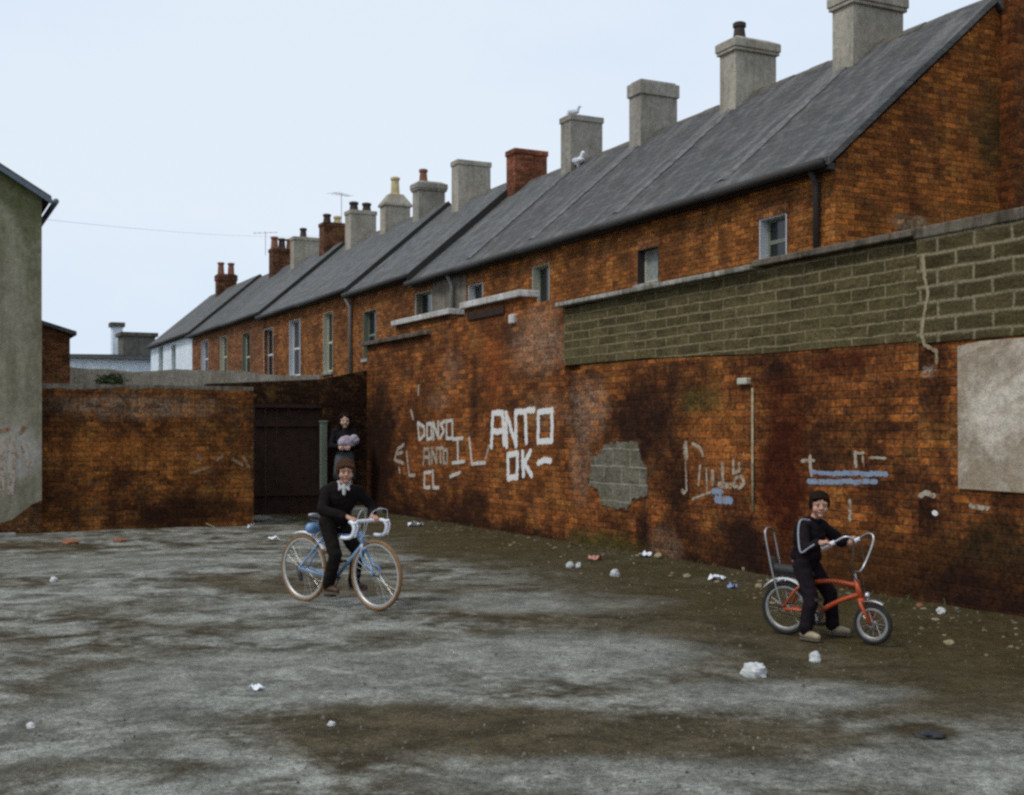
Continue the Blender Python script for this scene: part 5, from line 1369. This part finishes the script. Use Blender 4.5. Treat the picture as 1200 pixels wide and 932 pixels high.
def scrap(name, lab, cat, px, py, wpx, hpx, mat, group=None, seed=0):
    p = gp(px, py + hpx * .3); k = p.y / F; p.z = gz(p.x, p.y) + .006
    mb = MB(); n = 7; a = wpx * k * .5; hgt = hpx * k * .8
    g = []
    for lay in (0, .004):
        for i in range(n):
            for j in range(n):
                u_, v_ = i / (n - 1) * 2 - 1, j / (n - 1) * 2 - 1
                nz_ = mnoise.noise(Vector((u_ * 1.5 + px, v_ * 1.5, seed))); 
                z = max(0, .35 + .9 * nz_) * hgt
                w_ = 1 + .25 * mnoise.noise(Vector((u_ * 2, v_ * 2, px)))
                g.append((u_ * a * w_, v_ * a * .9 * w_, z + lay))
    fs = []
    for i in range(n - 1):
        for j in range(n - 1):
            q_ = i * n + j; fs += [(q_, q_ + 1, q_ + n + 1, q_ + n), (q_ + n * n, q_ + n * n + n, q_ + n * n + n + 1, q_ + n * n + 1)]
    m = n * n
    for i in range(n - 1):
        fs += [(i, i + m, i + 1 + m, i + 1), (i * n, (i + 1) * n, (i + 1) * n + m, i * n + m), (m - n + i, m - n + i + 1, 2 * m - n + i + 1, 2 * m - n + i), (i * n + n - 1, i * n + n - 1 + m, (i + 1) * n + n - 1 + m, (i + 1) * n + n - 1)]
    mb.add(g, fs); o = mb.build(name, mat, None); o.location = p; o.rotation_euler = (0, 0, (seed * 1.3) % 3)
    return tag(o, lab, cat, group)
GL, GS = 'scraps of litter on the waste ground', 'loose stones and rubble on the ground'
lump('stone', 'largest pale stone lying on open ground left of the orange bicycle', 'stone', 883, 781, 30, 20, M['stone_w'], GS, 1)
lump('stone', 'pale stone on the ground just below the tracksuited boy\'s shoe', 'stone', 955, 769, 15, 14, M['stone_w'], GS, 2)
lump('stone', 'small pale stone in the dirt at the right, nearest the cement-panelled wall', 'stone', 1103, 720, 11, 9, M['stone_w'], GS, 3)
lump('stone', 'flat buff stone on the ground right of the small front wheel', 'stone', 1112, 752, 13, 6, M['straw'], GS, 4)
lump('stone', 'pale stone lying alone between the lettered wall and open ground, below the litter row', 'stone', 721, 671, 11, 10, M['stone_w'], GS, 5)
lump('stone', 'left one of two pale stones side by side at the wall foot', 'stone', 668, 663, 9, 8, M['stone_w'], GS, 6)
lump('stone', 'right one of two pale stones side by side at the wall foot', 'stone', 678, 663, 7, 8, M['stone_w'], GS, 7)
scrap('litter', 'reddish crumpled wrapper at the wall foot beside two pale stones', 'litter', 697, 656, 15, 8, M['paper_r'], GL, 1)
scrap('litter', 'white crumpled paper at the wall foot below the grey block infill', 'litter', 757, 656, 14, 8, M['paper'], GL, 2)
lump('stone', 'buff stone touching the white paper at the wall foot', 'stone', 772, 657, 10, 7, M['straw'], GS, 8)
scrap('litter', 'brightest white paper on the dirt left of the orange bicycle', 'litter', 841, 678, 18, 9, M['paper'], GL, 3)
scrap('litter', 'small blue paper scrap on the dirt left of the orange bicycle', 'litter', 858, 687, 9, 8, M['paper_b'], GL, 4)
lump('stone', 'small buff stone behind the bright white paper', 'stone', 849, 668, 9, 5, M['straw'], GS, 9)
lump('stone', 'small buff stone at the wall foot close to the sissy bar', 'stone', 873, 672, 8, 6, M['straw'], GS, 10)
lump('stone', 'small buff stone midway between white papers at the wall foot', 'stone', 805, 675, 9, 5, M['straw'], GS, 11)
lump('stone', 'buff stone just left of the orange bicycle\'s rear wheel', 'stone', 889, 687, 8, 6, M['straw'], GS, 12)
scrap('litter', 'pale paper behind the orange bicycle\'s rear wheel', 'litter', 915, 686, 14, 9, M['paper'], GL, 5)
lump('stone', 'yellowish stone at the wall foot right of the tall handlebars', 'stone', 1129, 707, 9, 8, M['paper_y'], GS, 13)
lump('stone', 'small brownish stone at the wall foot beyond the small front wheel', 'stone', 1078, 714, 9, 6, M['stone_b'], GS, 14)
scrap('litter', 'white paper scrap on the ground behind the blue bicycle\'s rear wheel', 'litter', 321, 631, 14, 7, M['paper'], GL, 6)
scrap('litter', 'pale scrap at the foot of the lettered wall right of the drop handlebars', 'litter', 487, 616, 17, 6, M['paper'], GL, 7)
scrap('litter', 'white scrap at the end of the low back wall', 'litter', 294, 617, 7, 7, M['paper'], GL, 8)
scrap('litter', 'white scrap on the open ground in the middle foreground', 'litter', 301, 805, 14, 8, M['paper'], GL, 9)
lump('stone', 'pale stone near the left edge of the foreground', 'stone', 36, 850, 10, 9, M['stone_w'], GS, 15)
lump('stone', 'pale stone on the light ground below the grey gable', 'stone', 63, 679, 9, 7, M['stone_w'], GS, 16)
lump('stone', 'small pale stone in the dark foreground patch', 'stone', 388, 850, 9, 7, M['stone_w'], GS, 17)
lump('stone', 'brown brick bat on the ground beside the kerb stone', 'brick', 82, 635, 22, 7, M['stone_b'], GS, 18)
lump('stone', 'dark brick bat lying below the back wall, right of the kerb stone', 'brick', 140, 634, 14, 6, M['stone_b'], GS, 19)
lump('stone', 'pale stone lying against the back wall corner by the kerb', 'stone', 54, 612, 8, 16, M['stone_w'], GS, 20)
lump('stone', 'low heap of grey rubble at the recess by the dark gate', 'rubble', 305, 607, 26, 9, M['slab'], GS, 21)
lump('stone', 'dark lump of clinker in the right foreground', 'stone', 1090, 862, 34, 9, M['blk'], GS, 22)
def stick(lab, a, b, r=.012):
    p, q_ = gp(*a), gp(*b); p.z = gz(p.x, p.y) + .02; q_.z = gz(q_.x, q_.y) + .03
    m = (p + q_) / 2 + Vector((0, .03, .03))
    tag(MB().tube([p, p.lerp(m, .6), m, m.lerp(q_, .5), q_], [r, r * .9, r * .8, r * .7, r * .5], 6).build('stick', M['straw']), lab, 'stick')
stick('bare pale stick lying at the foot of the low back wall', (228, 614), (252, 621))
stick('long thin stick lying along the wall foot right of the small front wheel', (1046, 703), (1080, 708), .014)
# weeds at the wall foot
rnd = random.Random(5)
mb = MB()
for i in range(520):
    s = rnd.uniform(4.5, 22); d = DW - .02 - abs(rnd.gauss(0, .22)); 
    if mnoise.noise(Vector((s * .8, 2, 0))) < -.05: continue
    p = world(s, d); p.z = gz(p.x, p.y) - .005
    h_ = rnd.uniform(.02, .07); a = rnd.uniform(0, 6.28); l = Vector((math.cos(a), math.sin(a), 0)); w_ = l.orthogonal().normalized() * .005
    mb.add([p - w_, p + w_, p + l * h_ * .3 + Vector((0, 0, h_ * .7)) + w_ * .6, p + l * h_ * .7 + Vector((0, 0, h_))], [(0, 1, 2, 3)])
tag(mb.build('weeds', M['weed'], weld=False), kind='stuff')
# chips of plaster, paper and brick drifted along the wall foot
mb = MB(); rnd = random.Random(21)
for i in range(420):
    s = rnd.uniform(5, 20.5); d = DW - .1 - abs(rnd.gauss(0, .55))
    if mnoise.noise(Vector((s * .9, d, 7))) < rnd.uniform(-.35, .15): continue
    p = world(s, d); r = rnd.uniform(.008, .022) * (1.9 if rnd.random() < .1 else 1); p.z = gz(p.x, p.y) + r * .15
    a = rnd.uniform(0, 6.28); E3 = Matrix.Rotation(a, 3, 'Z')
    b0 = len(mb.v); mb.ellipsoid(p, (r * rnd.uniform(.8, 1.6), r, r * rnd.uniform(.3, .6)), 6, 4, E3)
    for k in range(b0, len(mb.v)): mb.v[k] += Vector((rnd.uniform(-1, 1), rnd.uniform(-1, 1), rnd.uniform(-1, 1))) * r * .18
tag(mb.build('rubble', plain('plaster_chips', (.17, .13, .085), .95, var=.9, scale=2.5), weld=False), kind='stuff')
# gravel scattered over the ground
mb = MB(); rnd = random.Random(9)
for i in range(6500):
    Y = 3.2 + 16 * rnd.random() ** 1.5; X = rnd.uniform(-.5, .5) * Y; d = X * CA + Y * SA
    if d > DW - .1: continue
    if mnoise.noise(Vector((X * .6, Y * .6, 5))) < rnd.uniform(-.5, .2): continue
    r = rnd.uniform(.004, .011) * (1.6 if rnd.random() < .08 else 1); z = gz(X, Y)
    a = rnd.uniform(0, 6.28); e = [Vector((math.cos(a + k * 2.09) * r * rnd.uniform(.7, 1.3), math.sin(a + k * 2.09) * r * rnd.uniform(.7, 1.3), 0)) for k in range(3)]
    c = Vector((X, Y, z)); tp = c + Vector((0, 0, r * rnd.uniform(.5, 1.1)))
    lo = Vector((0, 0, -r * .3))
    mb.add([c + e[0] + lo, c + e[1] + lo, c + e[2] + lo, tp + e[0] * .5, tp + e[1] * .5, tp + e[2] * .5], [(3, 4, 5), (0, 1, 4, 3), (1, 2, 5, 4), (2, 0, 3, 5)])
M['gravel'] = plain('gravel', (.15, .14, .12), .95, var=.7, scale=9)
tag(mb.build('gravel', M['gravel'], weld=False), kind='stuff')
